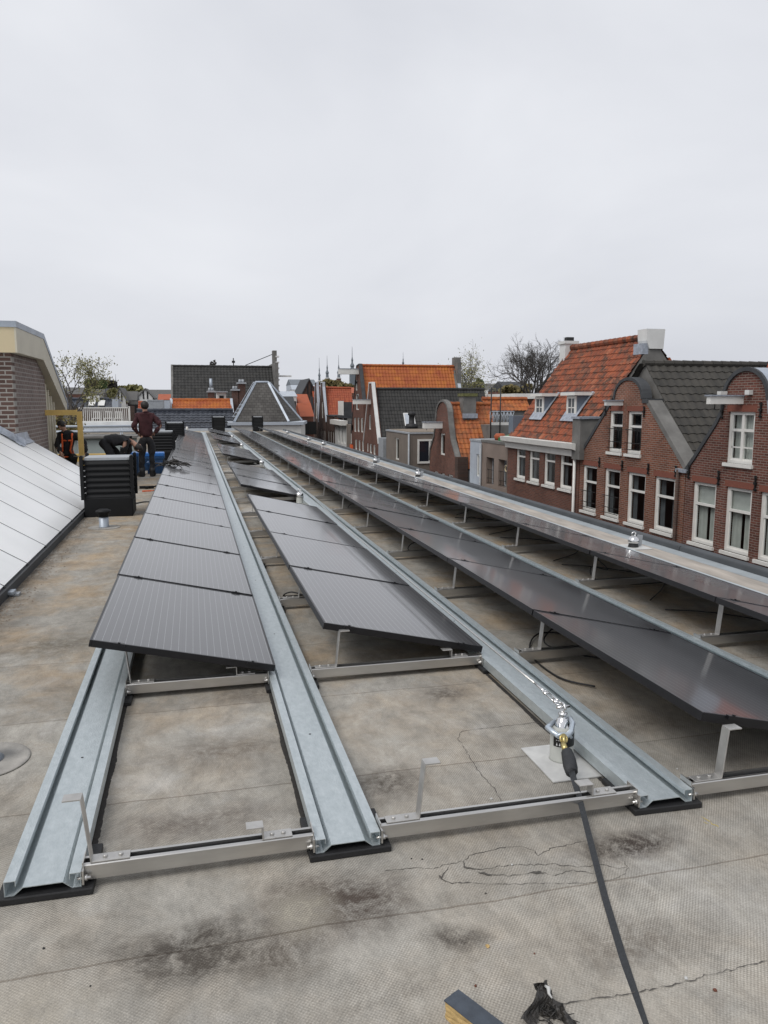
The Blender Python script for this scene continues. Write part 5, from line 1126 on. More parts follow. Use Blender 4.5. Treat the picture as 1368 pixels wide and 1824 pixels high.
hC = street_house('gable_house', 'brick house with small rounded gable, bright orange roof and mossy square chimney', yC0, yC1, -2.0, 1.5, prof, wC, 'brickB', 'tileC', atY(888, 760, 41).x, 'greyrender', style='far')
hoist(hC, ycC+.2, .12, XF-1.1, XF, .34, .4)
a = atY(833, 701, 42.2); ch = MB(); ch.box((a.x-.42, 41.75, .5), (a.x+.36, 42.5, a.z-.16)); c_ = ch.build('chimney', 'greyrender', hC); MB().box((a.x-.48, 41.68, a.z-.16), (a.x+.42, 42.57, a.z)).build('mossy_cap', mat('mossy_cap', (.13, .13, .05), .9, 0, .4, 6), c_); MB().box((a.x-.47, 41.6, .72), (a.x+.41, 41.76, .98)).build('chimney_flashing', 'lead', c_)
MB().box((XF-.1, yC0-.12, -3.6), (XF+.5, yC0+.35, -1.35)).build('corner_pillar', 'brickdark', hC); MB().box((XF+.5, yC0-.06, -4.2), (XF+4, yC0, -2.1)).build('side_wall', 'greyrender', hC); settle(hC)
# long orange ridge beyond and roof terrace
rT = house('orange_roof_wing', 'narrow strip of orange roof with chimney stacks beyond the lattice terrace', 'house', None, (22, 48, ZB))
a, c = atY(866, 731, 44.5), atY(946, 733, 44.5); tiles('roof', rT, (a.x, 44.5, a.z), (1, 0, 0), (0, 1, .9), c.x-a.x, 1.0, 'tileC', .25, .33); MB().box((a.x, 44.6, ZB), (c.x, 48, a.z)).build('wall', 'greyrender', rT); ridge(rT, (a.x, 45.25, a.z+.7), (c.x, 45.25, a.z+.7), .13, 'tileC')
settle(rT)
tr = empty('roof_terrace', (19, 40.5, -.6)); tag(tr, 'small roof terrace with white lattice railings and dark planks', 'terrace')
b_ = MB(); a, c = atY(874, 733, 40), atY(916, 757, 40); b_.box((a.x, 40.0, ZB), (c.x+1, 44, c.z)); b_.build('deck', 'greyrender', tr)
MB().box((a.x, 40.0, c.z), (c.x+1, 40.08, c.z+.15)).build('fascia', 'white', tr)
b_ = MB(); n_ = 7
for k in range(n_):
    x0 = a.x+(c.x-a.x)*k/n_; x1 = a.x+(c.x-a.x)*(k+1)/n_; b_.tube([(x0, 40.05, c.z+.15), (x1, 40.05, a.z)], .02, 4); b_.tube([(x1, 40.05, c.z+.15), (x0, 40.05, a.z)], .02, 4); b_.tube([(x0, 40.05, c.z), (x0, 40.05, a.z)], .022, 4)
b_.tube([(a.x, 40.05, a.z), (c.x, 40.05, a.z)], .03, 5); b_.build('lattice_railing', 'palegrey', tr)
for x in (875.5, 892): q = atY(x, 690, 39.8); MB().tube([(q.x, 39.8, c.z-1.5), (q.x, 39.8, q.z)], .035, 6).build('pole', 'iron', tr)
settle(tr)
# taupe box (H3)
y3a, y3b = atX(727, 800, XF).y, atX(688, 800, XF).y; z3 = atX(727, 773, XF).z
h3 = house('flat_roofed_house', 'taupe rendered cube-shaped house with one wide white window facing the camera', 'house', None, (14, 53, ZB))
w_ = wpx(704, 710.5, 779.5, 818); facade(h3, [(y3a, ZB), (y3a, z3), (y3b, z3), (y3b, ZB)], XF, .3, [w_], 'tanrender2'); window(h3, XF, *w_, style='far', sill=False)
b_ = MB(); b_.box((XF+.31, y3a, ZB), (XF+6.5, y3b, z3)); b_.build('side_wall', 'tanrender2', h3)
MB().box((XF-.05, y3a-.05, z3), (XF+6.5, y3b+.05, z3+.1)).build('roof_trim', 'greycap', h3); MB().box((XF+.2, y3a+.2, z3+.1), (XF+6.3, y3b-.2, z3+.14)).build('gravel_roof', 'stone', h3)
p0, p1 = atY(743.5, 782.5, y3a), atY(779, 825, y3a); f_ = MB(); x0, x1, z1, z0 = p0.x, p1.x, p0.z, p1.z
f_.box((x0, y3a-.08, z0), (x0+.12, y3a-.005, z1)); f_.box((x1-.12, y3a-.08, z0), (x1, y3a-.005, z1)); f_.box((x0+.12, y3a-.08, z1-.12), (x1-.12, y3a-.005, z1)); f_.box((x0+.12, y3a-.08, z0), (x1-.12, y3a-.005, z0+.14)); f_.box((x0+(x1-x0)*.56, y3a-.07, z0+.14), (x0+(x1-x0)*.64, y3a-.005, z1-.12)); o = f_.build('wide_window', 'white', h3)
MB().box((x0+.12, y3a-.03, z0+.14), (x1-.12, y3a-.02, z1-.12)).build('pane', mat('dark_reflecting_pane', (.02, .022, .03), .08), o)
MB().tube([(XF+.02, y3a-.07, z3), (XF+.02, y3a-.07, -8)], .06, 6).build('downspout', 'greycap', h3); settle(h3)

def cM(x, y): return 520+.13158*x, 620+.13158*y
def wM(x0, x1, yt, yb): a, c = cM(x0, yt), cM(x1, yb); return wpx(a[0], c[0], a[1], c[1])
# H4 dark roof
y0, y1 = 58.6, 64.0; yc = 61.3; zr4 = atY(760, 693.5, yc).z; 
wins = [wM(1038, 1068, 905, 1100), wM(1012, 1034, 1285, 1400), wM(1048, 1082, 1295, 1420), wM(1098, 1128, 1305, 1440)]
prof = [(y1, -1.6), (yc+.7, zr4-.1), (yc+.5, zr4+.5), (yc-.5, zr4+.5), (yc-.7, zr4-.1), (y0, -1.6)]
h4 = street_house('gable_house', 'brick house with white-edged pointed gable and wide charcoal roof with a skylight', y0, y1, -1.6, zr4, prof, wins, 'brickB', 'tileK', atY(862, 700, yc).x, 'whitewash')
hoist(h4, yc+.2, zr4-1.2, XF-1.4, XF, .35, .5)
n_ = Vector((0, -(zr4+1.6), yc-y0)).normalized(); a = atY(729, 748, 59.8); b_ = MB(Matrix.Translation(a)@Matrix.Rotation(math.atan2(zr4+1.6, yc-y0), 4, 'X')); b_.box((-.45, -.6, .0), (.45, .6, .1)); o = b_.build('skylight', 'whitewash', h4); b_ = MB(Matrix.Translation(a)@Matrix.Rotation(math.atan2(zr4+1.6, yc-y0), 4, 'X')); b_.box((-.36, -.5, .1), (.36, .5, .12)); b_.build('skylight_pane', 'palegrey', o)
a = atY(727, 757, 58); MB().lathe((a.x, 57.0, z3+.1), [(.5, 0), (.45, .35), (.22, .4), (.22, 1.0), (.3, 1.05), (.3, 1.2), (.15, 1.3)], 10).build('flue_pot', 'black', h4)
MB().box((XF-.02, y0-1.6, -5), (XF+2, y0-.02, -1.1)).build('side_annex', 'greycap', h4)
settle(h4)
# H5 big orange roof
y0, y1 = 62.6, 69.2; yc = 66.1; zr5 = atY(720, 652, yc).z
wins = [wM(858, 884, 437, 575), wM(862, 905, 620, 835), wM(838, 868, 942, 1130), wM(884, 914, 942, 1133), wM(930, 962, 944, 1138), wM(852, 882, 1235, 1370), wM(898, 926, 1242, 1385), wM(944, 972, 1250, 1395)]
y0f = 64.05
prof = [(y1, -1.2), (y1-.1, -.6), (yc+.6, zr5+.0), (yc-.4, zr5+.1), (y0f, 1.6)]
h5 = street_house('gable_house', 'tall narrow brick gable house with the widest bright orange roof', y0f, y1, 1.4, zr5, prof, wins, 'brickB', 'tileO', atY(809, 660, yc).x, 'darkgrey', tw=.27, tl=.36, yr=yc)
for o in list(h5.children):
    if o.name.startswith('roof'): bpy.data.objects.remove(o)
s1 = Vector((0, yc-y0, zr5+1.5)); xe = atY(809, 660, yc).x; tiles('roof', h5, (XF+.3, y0, -1.5), (1, 0, 0), s1, xe-XF-.3, s1.length, 'tileO', .27, .36, .02, .024)
MB().box((xe, yc-.9, -1), (xe+.35, yc+.6, zr5+.35)).build('end_parapet', 'greyrender', h5); q = MB(); q.prism([(y0, -1.5), (yc, zr5+.15), (yc, zr5-.6), (y0+.3, -1.5)], .3, 'X', xe); fix_normals(q.build('verge', 'palegrey', h5))
MB().box((xe-.05, yc-.3, zr5), (xe+.5, yc+.5, zr5+.8)).build('chimney', 'greyrender', h5)
hoist(h5, yc+.1, zr5-.75, XF-1.7, XF, .45, .6); settle(h5)
# H6 white facade with dormer
y0, y1 = atX(617, 760, XF).y, atX(596.5, 760, XF).y; zc = atX(617, 756, XF).z
wins = [wM(622, 645, 1030, 1270), wM(664, 690, 1035, 1285), wM(704, 728, 1040, 1290)]
h6 = street_house('cornice_house', 'pale plastered house with flat white cornice and a tall white-fronted dormer', y0, y1, zc, zc+.1, [(y1, zc), (y0, zc)], wins, 'whitewash', 'tileR', XF+9, None, roof=False)
MB().box((XF-.5, y0-.1, zc-.1), (XF+.1, y1+.1, zc+.35)).build('cornice', 'white', h6)
a, c = atX(604, 716, XF+1), atX(612, 745, XF+1); a2 = atY(627, 716, c.y); MB().box((XF+1, c.y, zc), (a2.x, a.y, a.z)).build('dormer', 'darkgrey', h6); MB().box((XF+.9, c.y-.1, zc), (XF+1, a.y+.1, a.z+.1)).build('dormer_front', 'white', h6); settle(h6)
y0b, y1b = atX(629, 760, XF).y, y0-.02; zb_ = atX(623, 756, XF).z
h6b = street_house('flat_roofed_house', 'narrow brown house with red window panel between the pale house and the tall gable', y0b, y1b, zb_, zb_+.1, [(y1b, zb_), (y0b, zb_)], [wM(790, 825, 1110, 1290)], 'tanrender2', 'tileR', XF+7, None, roof=False); q = wM(788, 828, 1300, 1352); MB().box((XF-.03, q[0], q[2]), (XF-.002, q[1], q[3])).build('red_panel', 'orange', h6b); settle(h6b)
# H7 pair of dark spout gables with an orange roof behind
for i, (xa, xb, xt, lb) in enumerate([(581, 568, 576, 'nearer of two dark brick spout-gabled houses with white verges'), (567.5, 560, 564.5, 'farther of two dark brick spout-gabled houses with white verges')]):
    y0, y1 = atX(xa, 760, XF).y, atX(xb, 760, XF).y; zt_ = atX(xt, 681, XF).z; yc = (y0+y1)/2; ze = atX(xa, 752, XF).z
    wd = (y1-y0); wins = [(y0+wd*(.14+.27*k), y0+wd*(.27+.27*k), ze-2.9, ze-.9) for k in range(3)]+[(yc-.5, yc+.5, ze+.4, ze+2.2)]
    r = street_house('gable_house', lb, y0, y1, ze, zt_-.6, [(y1, ze), (yc+.7, zt_-.5), (yc+.7, zt_), (yc-.7, zt_), (yc-.7, zt_-.5), (y0, ze)], wins, 'brickdark', 'tileR', atY(625 if i == 0 else 600, 700, yc).x, 'palegrey'); settle(r)
y0, y1 = atX(559.5, 760, XF).y, atX(544, 760, XF).y; ze = atX(552, 751, XF).z; wd = y1-y0
r = street_house('gable_house', 'orange-brown brick house with a stepped dark parapet beside the white cornice', y0, y1, ze, ze+4.2, [(y1, ze), (y1-wd*.3, ze), (y1-wd*.3, ze+1.6), (y0+wd*.42, ze+1.6), (y0+wd*.42, ze+3), (y0+wd*.28, ze+3), (y0+wd*.28, ze+1.2), (y0, ze+1.2)], [(y0+wd*.2, y0+wd*.35, ze-3.2, ze-1)], 'brickredfar', 'tileR', atY(575, 720, y1).x, 'darkgrey'); settle(r)
# parapet brick block between H6 and H7
y0, y1 = atX(596, 750, XF).y, atX(582, 750, XF).y; ze = atX(590, 741, XF).z; wd = y1-y0
r = street_house('flat_roofed_house', 'dark brick house with ragged brick parapet below the orange roof', y0, y1, ze, ze+.1, [(y1, ze), (y0, ze)], [(y0+wd*(.1+.3*k), y0+wd*(.24+.3*k), ze-4.3, ze-1.6) for k in range(3)], 'brickdark', 'tileR', XF+8, 'darkgrey', roof=False); settle(r)
# ---------------- things seen by their roofs from in front (roof plane facing the camera)
def roof_block(name, label, Y, x0, x1, yr, ye, m, dy=3., tw=.27, tl=.36, wall='brickB', cat='house', group=None, zb=ZB, verge=None):
    """ridge along X at pixel row yr (depth Y+dy), eave at pixel row ye (depth Y)"""
    a = atY(x0, ye, Y); c = atY(x1, ye, Y); t = atY((x0+x1)/2, yr, Y+dy)
    r = house(name, label, cat, group, ((a.x+c.x)/2, Y, zb)); s1 = Vector((0, dy, t.z-a.z)); W_ = c.x-a.x
    tiles('roof', r, (a.x, Y, a.z), (1, 0, 0), s1, W_, s1.length, m, tw, tl, .02, .024); s2 = Vector((0, -dy, t.z-a.z)); tiles('rear_roof_slope', r, (a.x, Y+2*dy, a.z), (1, 0, 0), s2, W_, s2.length, m, tw*2, tl*2, .02, .024, 2)
    ridge(r, (a.x, Y+dy, t.z), (c.x, Y+dy, t.z), .13, m, .5)
    MB().prism([(Y+.1, zb), (Y+.1, a.z-.05), (Y+dy, t.z-.06), (Y+2*dy-.1, a.z-.05), (Y+2*dy-.1, zb)], W_-.1, 'X', a.x+.05).build('wall', wall, r)
    if verge:
        for x in (a.x-.15, c.x-.05): q = MB(); q.prism([(Y-.1, a.z-.2), (Y+dy, t.z+.14), (Y+2*dy+.1, a.z-.2), (Y+dy, t.z-.3)], .2, 'X', x); fix_normals(q.build('verge', verge, r))
    return r, a, c, t
r, a, c, t = roof_block('tall_roofed_house', 'big dark-roofed house with a tall end wall, rising behind the slate pavilion', 72, 308, 495, 653, 722, 'tileK', 4.0, .3, .4, verge='greyrender')
MB().box((c.x-.1, 73, t.z-4.8), (c.x+.22, 79, t.z+.3)).build('end_gable', 'greyrender', r)
g = MB(); g.box((c.x-.02, 75.5, t.z-.2), (c.x+.36, 76.4, t.z+1.55)); o = g.build('gable_top', 'greyrender', r); MB().tube([(c.x+.2, 76, t.z+1.3), (c.x-2.6, 76, t.z+.15)], .035, 5).build('stay_rod', 'iron', o)
b_ = MB(); 
for k in range(7): z = t.z-2.4+k*.55; MB().box((c.x+.23, 75.2, z), (c.x+.55, 75.9, z+.14)).build('gable_stone', 'whitewash', r)
b_.box((c.x+.4, 75.2, t.z-.95), (c.x+1.7, 75.5, t.z-.8)); b_.build('hoist_beam', 'whitewash', r)
ant = MB(); q = atY(416, 652, 76); ant.tube([(q.x, 76, q.z), (q.x, 76, q.z+.75)], .05, 5); ant.box((q.x-.15, 75.95, q.z+.3), (q.x+.15, 76.05, q.z+.5)); ant.build('roof_vent', 'iron', r)
p_ = atY(376, 697, 70); f_ = MB(); f_.tube([(p_.x, 70, p_.z), (p_.x, 70, p_.z+1.1)], .13, 8); o = f_.build('flue', 'zinc', r); settle(r)
# lower wing with chimneys, small dormer
r, a, c, t = roof_block('orange_roof_house', 'long low orange-roofed house behind the glazed blue-black roof', 62, 306, 413, 712.5, 730, 'tileO', 1.6, .25, .3, 'greyrender', verge='palegrey'); 
for (x0, x1, yt, yb, lbl) in [(370, 382, 699, 713, 1), (413, 426, 696, 733, 2), (423.5, 437, 684, 714, 3)]:
    p, q = atY(x0, yt, 64.5), atY(x1, yb, 64.5); o = MB().box((p.x, 64, q.z-1), (q.x, 65, p.z)).build('chimney', 'brickC', r); MB().box((p.x-.08, 63.9, p.z), (q.x+.08, 65.1, p.z+.12)).build('chimney_cap', 'greycap', o)
    for k in (.3, .7): MB().lathe((p.x+(q.x-p.x)*k, 64.5, p.z+.12), [(.13, 0), (.1, .25)], 8).build('chimney_pot', 'greycap', o)
p, q = atY(386, 699, 66), atY(403, 712, 66); o = MB().box((p.x, 66, q.z-.5), (q.x, 68, p.z)).build('dormer', 'white', r); MB().box((p.x+.2, 65.96, q.z-.2), (q.x-.2, 65.99, p.z-.25)).build('dormer_pane', 'iron', o); MB().box((p.x-.12, 65.8, p.z), (q.x+.12, 68, p.z+.1)).build('dormer_roof', 'greycap', o); settle(r)
r, a, c, t = roof_block('orange_roof_house', 'small red-orange roof just left of the grey fence panel', 62, 245.5, 256, 717, 732, 'tileR', 1.0, .25, .3, 'greyrender'); settle(r)
b_ = MB(); a, c = atY(262, 712, 61), atY(292, 729, 61)
for k in range(12): x = a.x+(c.x-a.x)*k/12; b_.box((x, 61, c.z), (x+.1, 61.06, a.z))
b_.box((a.x, 60.98, a.z-.1), (c.x, 61.0, a.z)); b_.box((a.x, 61.1, c.z-1), (c.x, 61.2, c.z+.5)); tag(b_.build('slatted_fence', 'greycap'), 'weathered grey slatted fence beside the small orange roof', 'fence')
b_ = MB(); a, c = atY(292, 713, 61), atY(303, 729, 61); b_.box((a.x, 61, c.z-1), (c.x, 63, a.z)); tag(b_.build('zinc_cabin', 'palegrey'), 'pale zinc roof cabin between the fence and the long orange roof', 'cabin')
# glazed blue-black roof
r, a, c, t = roof_block('glazed_roof_house', 'house with shiny blue-black glazed tiles behind the standing person', 50, 241, 418, 731, 767, 'tileBl', 2.2, .3, .32, 'greyrender'); settle(r)
b_ = MB(); 
for k in range(17): x = -2.7+k*.28; b_.tube([(x, 46.6, -.4), (x, 46.6, .42)], .014, 4)
b_.tube([(-2.7, 46.6, .42), (2.0, 46.6, .42)], .025, 5); b_.tube([(-2.7, 46.6, .0), (2.0, 46.6, .0)], .015, 5)
tag(b_.build('terrace_fence', 'iron'), 'thin black metal fence in front of the glazed blue-black roof', 'fence')
# slate pavilion
r = house('slate_pavilion', 'grey slate pavilion roof with pale zinc hips and white cornice', 'pavilion', None, (4.6, 52, -1))
bz = .42; A_ = atY(417, 752, 48.5); B_ = atY(514.5, 748, 48.5); C_ = atY(537, 745, 51.5); D_ = atY(413, 752, 53.5); T1, T2 = atY(455, 681, 51), atY(478, 681, 51)
T3, T4 = Vector((T2.x+.15, 52, T2.z)), Vector((T1.x, 52, T1.z)); base = [Vector((p.x, p.y, bz)) for p in (A_, B_, C_, D_)]; topp = [T1, T2, T3, T4]
b_ = MB(); ids = [b_._v(p) for p in base+topp]
for k in range(4): b_.face([ids[k], ids[(k+1) % 4], ids[4+(k+1) % 4], ids[4+k]])
b_.face(ids[4:]); 
sm_ = bpy.data.materials.new('slate_courses'); 
M['slatec'] = brick_mat('slate_course', (.115, .11, .102), (.08, .075, .07), (.045, .043, .04), 'Y', .35, .28, .16, .012); b_.build('slate_roof', 'slatec', r)
b_ = MB()
for p, q in zip(base[:3], topp[:3]): b_.tube([p+Vector((0, -.02, 0)), q], .09, 4, smooth=False)
b_.tube([T1, T2], .09, 4, smooth=False); b_.tube([base[3], T4], .1, 4, smooth=False); b_.build('zinc_hips', 'zinc', r)
cpoly = [atY(405, 756, 48.1), atY(541, 750, 48.1), atY(547, 749, 51.8), atY(405, 756, 54)]
b_ = MB(); b_.prism([(p.x, p.y) for p in cpoly], .18, 'Z', bz-.2); b_.build('cornice', 'palegrey', r)
cp2 = [(p.x+(.25 if i in (0, 3) else -.15), p.y+(.2 if i < 2 else -.1)) for i, p in enumerate(cpoly)]
b_ = MB(); b_.prism(cp2, .75, 'Z', bz-.95); b_.build('frieze', 'white', r); b_ = MB(); b_.prism([(x+(.08 if i in (0, 3) else -.08), y+.05) for i, (x, y) in enumerate(cp2)], 9.4, 'Z', -10); b_.build('wall', 'whitewash', r)
for k in range(4): p = base[3].lerp(topp[3], .12+.1*k); MB().box((p.x-.25, 50.5, p.z-.04), (p.x+.05, 50.8, p.z+.04)).build('roof_step', 'palegrey', r)
settle(r)
# ---------------- left: balcony, far roofs
b_r = empty('balcony', (-8, 55, -1)); tag(b_r, 'terrace with white spindle railing and white furniture on the left', 'balcony')
a, c = atY(140, 727.5, 52), atY(229, 749.5, 52)
b_ = MB(); n_ = 25
for k in range(n_+1): x = a.x+(c.x-a.x)*k/n_; b_.box((x, 52, c.z), (x+.045, 52.04, a.z))
b_.box((a.x, 51.97, a.z), (c.x+.05, 52.07, a.z+.07)); b_.box((a.x, 51.97, c.z-.05), (c.x+.05, 52.07, c.z)); b_.box((c.x, 51.97, c.z-.4), (c.x+.12, 52.09, a.z+.12)); b_.build('railing', 'white', b_r)
MB().box((a.x-1, 52.1, c.z-.6), (c.x, 56, c.z-.3)).build('deck', 'greycap', b_r); MB().box((a.x-1, 56, c.z-1), (c.x, 56.1, a.z+.05)).build('rear_wall', 'brickdark', b_r)
for x in (a.x+1.6, c.x-.1): MB().tube([(x, 51.9, c.z-2.3), (x, 51.9, c.z-.3)], .05, 5).build('bracket_post', 'palegrey', b_r)
settle(b_r)
for (x, y_, l) in [(172, 53.2, 'left white garden chair behind the white spindle railing'), (193, 53.4, 'middle white garden chair behind the white spindle railing'), (211, 53.1, 'right white garden chair behind the white spindle railing')]:
    q = atY(x, 749, y_); cr0 = empty('garden_chair', (q.x, y_, c.z-.3)); tag(cr0, l, 'garden chair', 'white garden chairs on the terrace')
    MB().box((-.25, -.25, .42), (.25, .25, .46)).build('seat', 'white', cr0); bk = MB(); [bk.box((x_, .22, .46), (x_+.03, .25, .86)) for x_ in (-.2, -.07, .06, .18)]; bk.box((-.22, .22, .83), (.22, .25, .88)); bk.build('backrest', 'white', cr0)
    for sx in (-.22, .22):
        for sy in (-.22, .22): MB().box((sx-.02, sy-.02, 0), (sx+.02, sy+.02, .42)).build('leg', 'white', cr0)
for (x0, x1, y0, y1, Y, m, l) in [(128, 250, 752, 760, 47, 'whitewash', 'broad white roof edge under the terrace railing'), (138, 246, 765, 769, 46, 'palegrey', 'thin pale parapet under the broad white roof edge')]:
    a, c = atY(x0, y0, Y), atY(x1, y1, Y); b_ = MB(); b_.box((a.x, Y, c.z), (c.x, Y+1.2, a.z)); b_.box((a.x, Y+.1, -10), (c.x, Y+1.1, c.z)); tag(b_.build('parapet', m), l, 'parapet')
r, a, c, t = roof_block('skylight_house', 'dark slate-roofed house with two pale skylights behind the terrace', 66, 108, 199, 711, 728, 'tileBl', 1.8, .3, .3, 'greyrender')
for x in (164, 181): p = atY(x, 720, 66.8); b_ = MB(Matrix.Translation(p)@Matrix.Rotation(math.atan2(t.z-a.z, 1.8), 4, 'X')); b_.box((-.25, -.5, .05), (.25, .55, .12)); b_.build('skylight', 'whitewash', r)
p, q = atY(199, 711, 66), atY(211, 728, 66); MB().box((p.x, 66, q.z-3), (q.x, 69, p.z)).build('end_block', 'palegrey', r); p = atY(167, 708, 68); MB().box((p.x-.5, 67.5, p.z-.5), (p.x+.5, 68.3, p.z+.15)).build('roof_hatch', 'whitewash', r); settle(r)
p, q = atY(230, 723, 58), atY(240, 765, 58); tag(MB().box((p.x, 58, -10), (q.x, 59, p.z)).build('chimney_stack', 'brickdark'), 'dark brick stack right of the white spindle railing', 'chimney')
def gable_front(label, Y, x0, x1, yt, ye, m, tm, side=1, depth=8, win=True, name='gable_house'):
    """gable facing the camera"""
    a, c, t = atY(x0, ye, Y), atY(x1, ye, Y), atY((x0+x1)/2, yt, Y); r = house(name, label, 'house', None, ((a.x+c.x)/2, Y, ZB)); xm = (a.x+c.x)/2
    MB().prism([(a.x, ZB), (a.x, a.z), (xm, t.z), (c.x, a.z), (c.x, ZB)], depth, 'Y', Y).build('wall', m, r)
    for sx, X_ in ((-1, a.x-.2), (1, c.x+.2)):
        b_ = MB(); dz = (t.z-a.z)/(xm-a.x)*.2; pr = [(X_, a.z-dz), (xm, t.z+.02), (xm, t.z+.22), (X_+sx*.0, a.z-dz+.2)]; b_.prism(pr, depth+.3, 'Y', Y-.15); fix_normals(b_.build('roof', tm, r))
    if win:
        w_ = (c.x-a.x); b_ = MB()
        for k in (-.18, .1): b_.box((xm+w_*k, Y-.04, a.z-.2), (xm+w_*(k+.1), Y-.002, a.z+.9))
        b_.build('window', 'iron', r)
    settle(r); return r
gable_front('small white gabled house with dark roof left of the maroon-clad person', 95, 204, 224, 693, 712, 'whitewash', 'slate')
gable_front('broad white gable with dark roof above the maroon-clad person', 110, 246, 272, 694, 708, 'whitewash', 'slate')
gable_front('dark pointed gable with one light window beside the far roofs', 95, 540, 562, 677, 698, 'brickdark', 'darkgrey')
def slab(label, Y, x0, x1, yr, ye, tm, wm='greyrender', name='far_house', dy=2.5, group=None):
    a, c, t = atY(x0, ye, Y), atY(x1, ye, Y), atY((x0+x1)/2, yr, Y+dy); r = house(name, label, 'house', group, ((a.x+c.x)/2, Y, ZB))
    b_ = MB(); b_.prism([(Y, a.z), (Y+dy, t.z), (Y+2*dy, a.z)], c.x-a.x, 'X', a.x); b_.build('roof', tm, r); MB().box((a.x+.1, Y+.05, ZB), (c.x-.1, Y+2*dy-.05, a.z-.01)).build('wall', wm, r)
    w_ = MB(); n_ = max(2, int((c.x-a.x)/2.2))
    for k in range(n_): x = a.x+(c.x-a.x)*(k+.3)/n_; w_.box((x, Y+.02, a.z-1.8), (x+.7, Y+.045, a.z-.5))
    w_.build('windows', 'iron', r); settle(r); return r
slab('grey slate roof with pale hip left of the white gabled house', 90, 158, 184, 693, 711, 'slate')
slab('low dark roof right of the small white gabled house', 98, 222, 244, 697, 713, 'slate')
slab('dark roof behind the small white gabled house', 120, 186, 206, 692, 704, 'darkgrey')
slab('dark roof right of the broad white gable', 118, 262, 282, 705, 714, 'slate')
slab('red brick block with orange roof just left of the tall dark roof', 92, 281, 304, 702, 712, 'tileR', 'brickredfar')
slab('teal-grey low roof right of the slate pavilion', 70, 500, 529, 706, 735, 'darkgrey', 'greyrender')
slab('pale zinc roof above the teal-grey low roof', 82, 488, 530, 697, 706, 'palegrey', 'whitewash')
slab('small red roof right of the slate pavilion, upper of two', 84, 532, 553, 702, 719, 'tileR', 'brickredfar')
slab('small red roof right of the slate pavilion, lower of two', 78, 535, 560, 718, 742, 'tileR', 'brickredfar')
slab('long pale grey building on the horizon left of the spires', 300, 518, 565, 676, 685, 'spire', 'palegrey', dy=8)
slab('white row of far houses under the spires', 170, 520, 575, 686, 694, 'palegrey', 'whitewash')
slab('far grey roofs left of the bare tree', 200, 868, 905, 684, 694, 'slate', 'whitewash', dy=6)
slab('far brick block behind the bare tree', 130, 905, 945, 680, 696, 'darkgrey', 'brickredfar', dy=5)
slab('far brick roofs on the left horizon', 200, 96, 160, 690, 702, 'slate', 'brickB', dy=6)
slab('far low roofs on the horizon left of the tall dark roof', 220, 215, 305, 694, 704, 'slate', 'whitewash', dy=6)
slab('far roofs between the two orange roofs', 140, 560, 640, 690, 700, 'tileR', 'brickredfar', dy=5)
r = house('flat_roofed_house', 'house with white flat-roof edge and brick wall under the bare tree', 'house', None, (22, 60, ZB)); a, c = atY(915, 701, 56), atY(962, 722, 56); MB().box((a.x+.4, 56, ZB), (c.x, 62, c.z+.8)).build('wall', 'brickB', r); MB().box((a.x, 55.6, a.z-.4), (c.x, 62, a.z)).build('roof_trim', 'white', r); settle(r)
p, q = atY(1170, 640, 34), atY(1318, 668, 34); b_ = MB(); b_.box((p.x-1, 33.9, q.z-2), (q.x, 36, atY(1250, 648, 34).z)); tag(b_.build('flat_roof_block', 'greycap'), 'long low grey roof block beyond the dark tiled ridge', 'roof block')

# ---------------- towers and spires
def spire(Y, x, ytop, ybase, wpxl, label, group='slender church spires on the horizon', kind=0):
    t, b0 = atY(x, ytop, Y), atY(x, ybase, Y); r = house('church_spire', label, 'spire', group, (b0.x, Y, ZB)); Hh = t.z-b0.z; w_ = wpxl*Y/1370/2
    MB().box((b0.x-w_, Y-w_, ZB), (b0.x+w_, Y+w_, b0.z+Hh*.10)).build('tower', 'towerbrick' if kind == 0 else 'spire', r)
    MB().lathe((b0.x, Y, b0.z+Hh*.10), [(w_*1.25, 0), (w_*1.25, Hh*.03), (w_*.85, Hh*.035)], 8, False).build('gallery', 'whitewash', r)
    MB().lathe((b0.x, Y, b0.z+Hh*.13), [(w_*.8, 0), (w_*.65, Hh*.16), (w_*.95, Hh*.18), (w_*.8, Hh*.22), (w_*.35, Hh*.30), (w_*.32, Hh*.36), (w_*.45, Hh*.38), (w_*.14, Hh*.5), (.06, Hh*.86)], 8, False).build('spire', 'spire', r)
    settle(r)
spire(420, 569, 637, 684, 5, 'leftmost and thinnest of the church spires beyond the roofs', kind=1); spire(430, 583, 633, 679, 7, 'second church spire from the left beyond the roofs'); spire(430, 603.5, 632, 679, 7, 'third church spire from the left beyond the roofs')
spire(330, 627.5, 617, 668, 9, 'tallest dark church spire rising beside the big orange roof', kind=1); spire(460, 718, 627, 656, 5, 'lone church spire above the big orange roof', kind=1); spire(480, 207, 666, 693, 5, 'small church spire on the left horizon', kind=1)

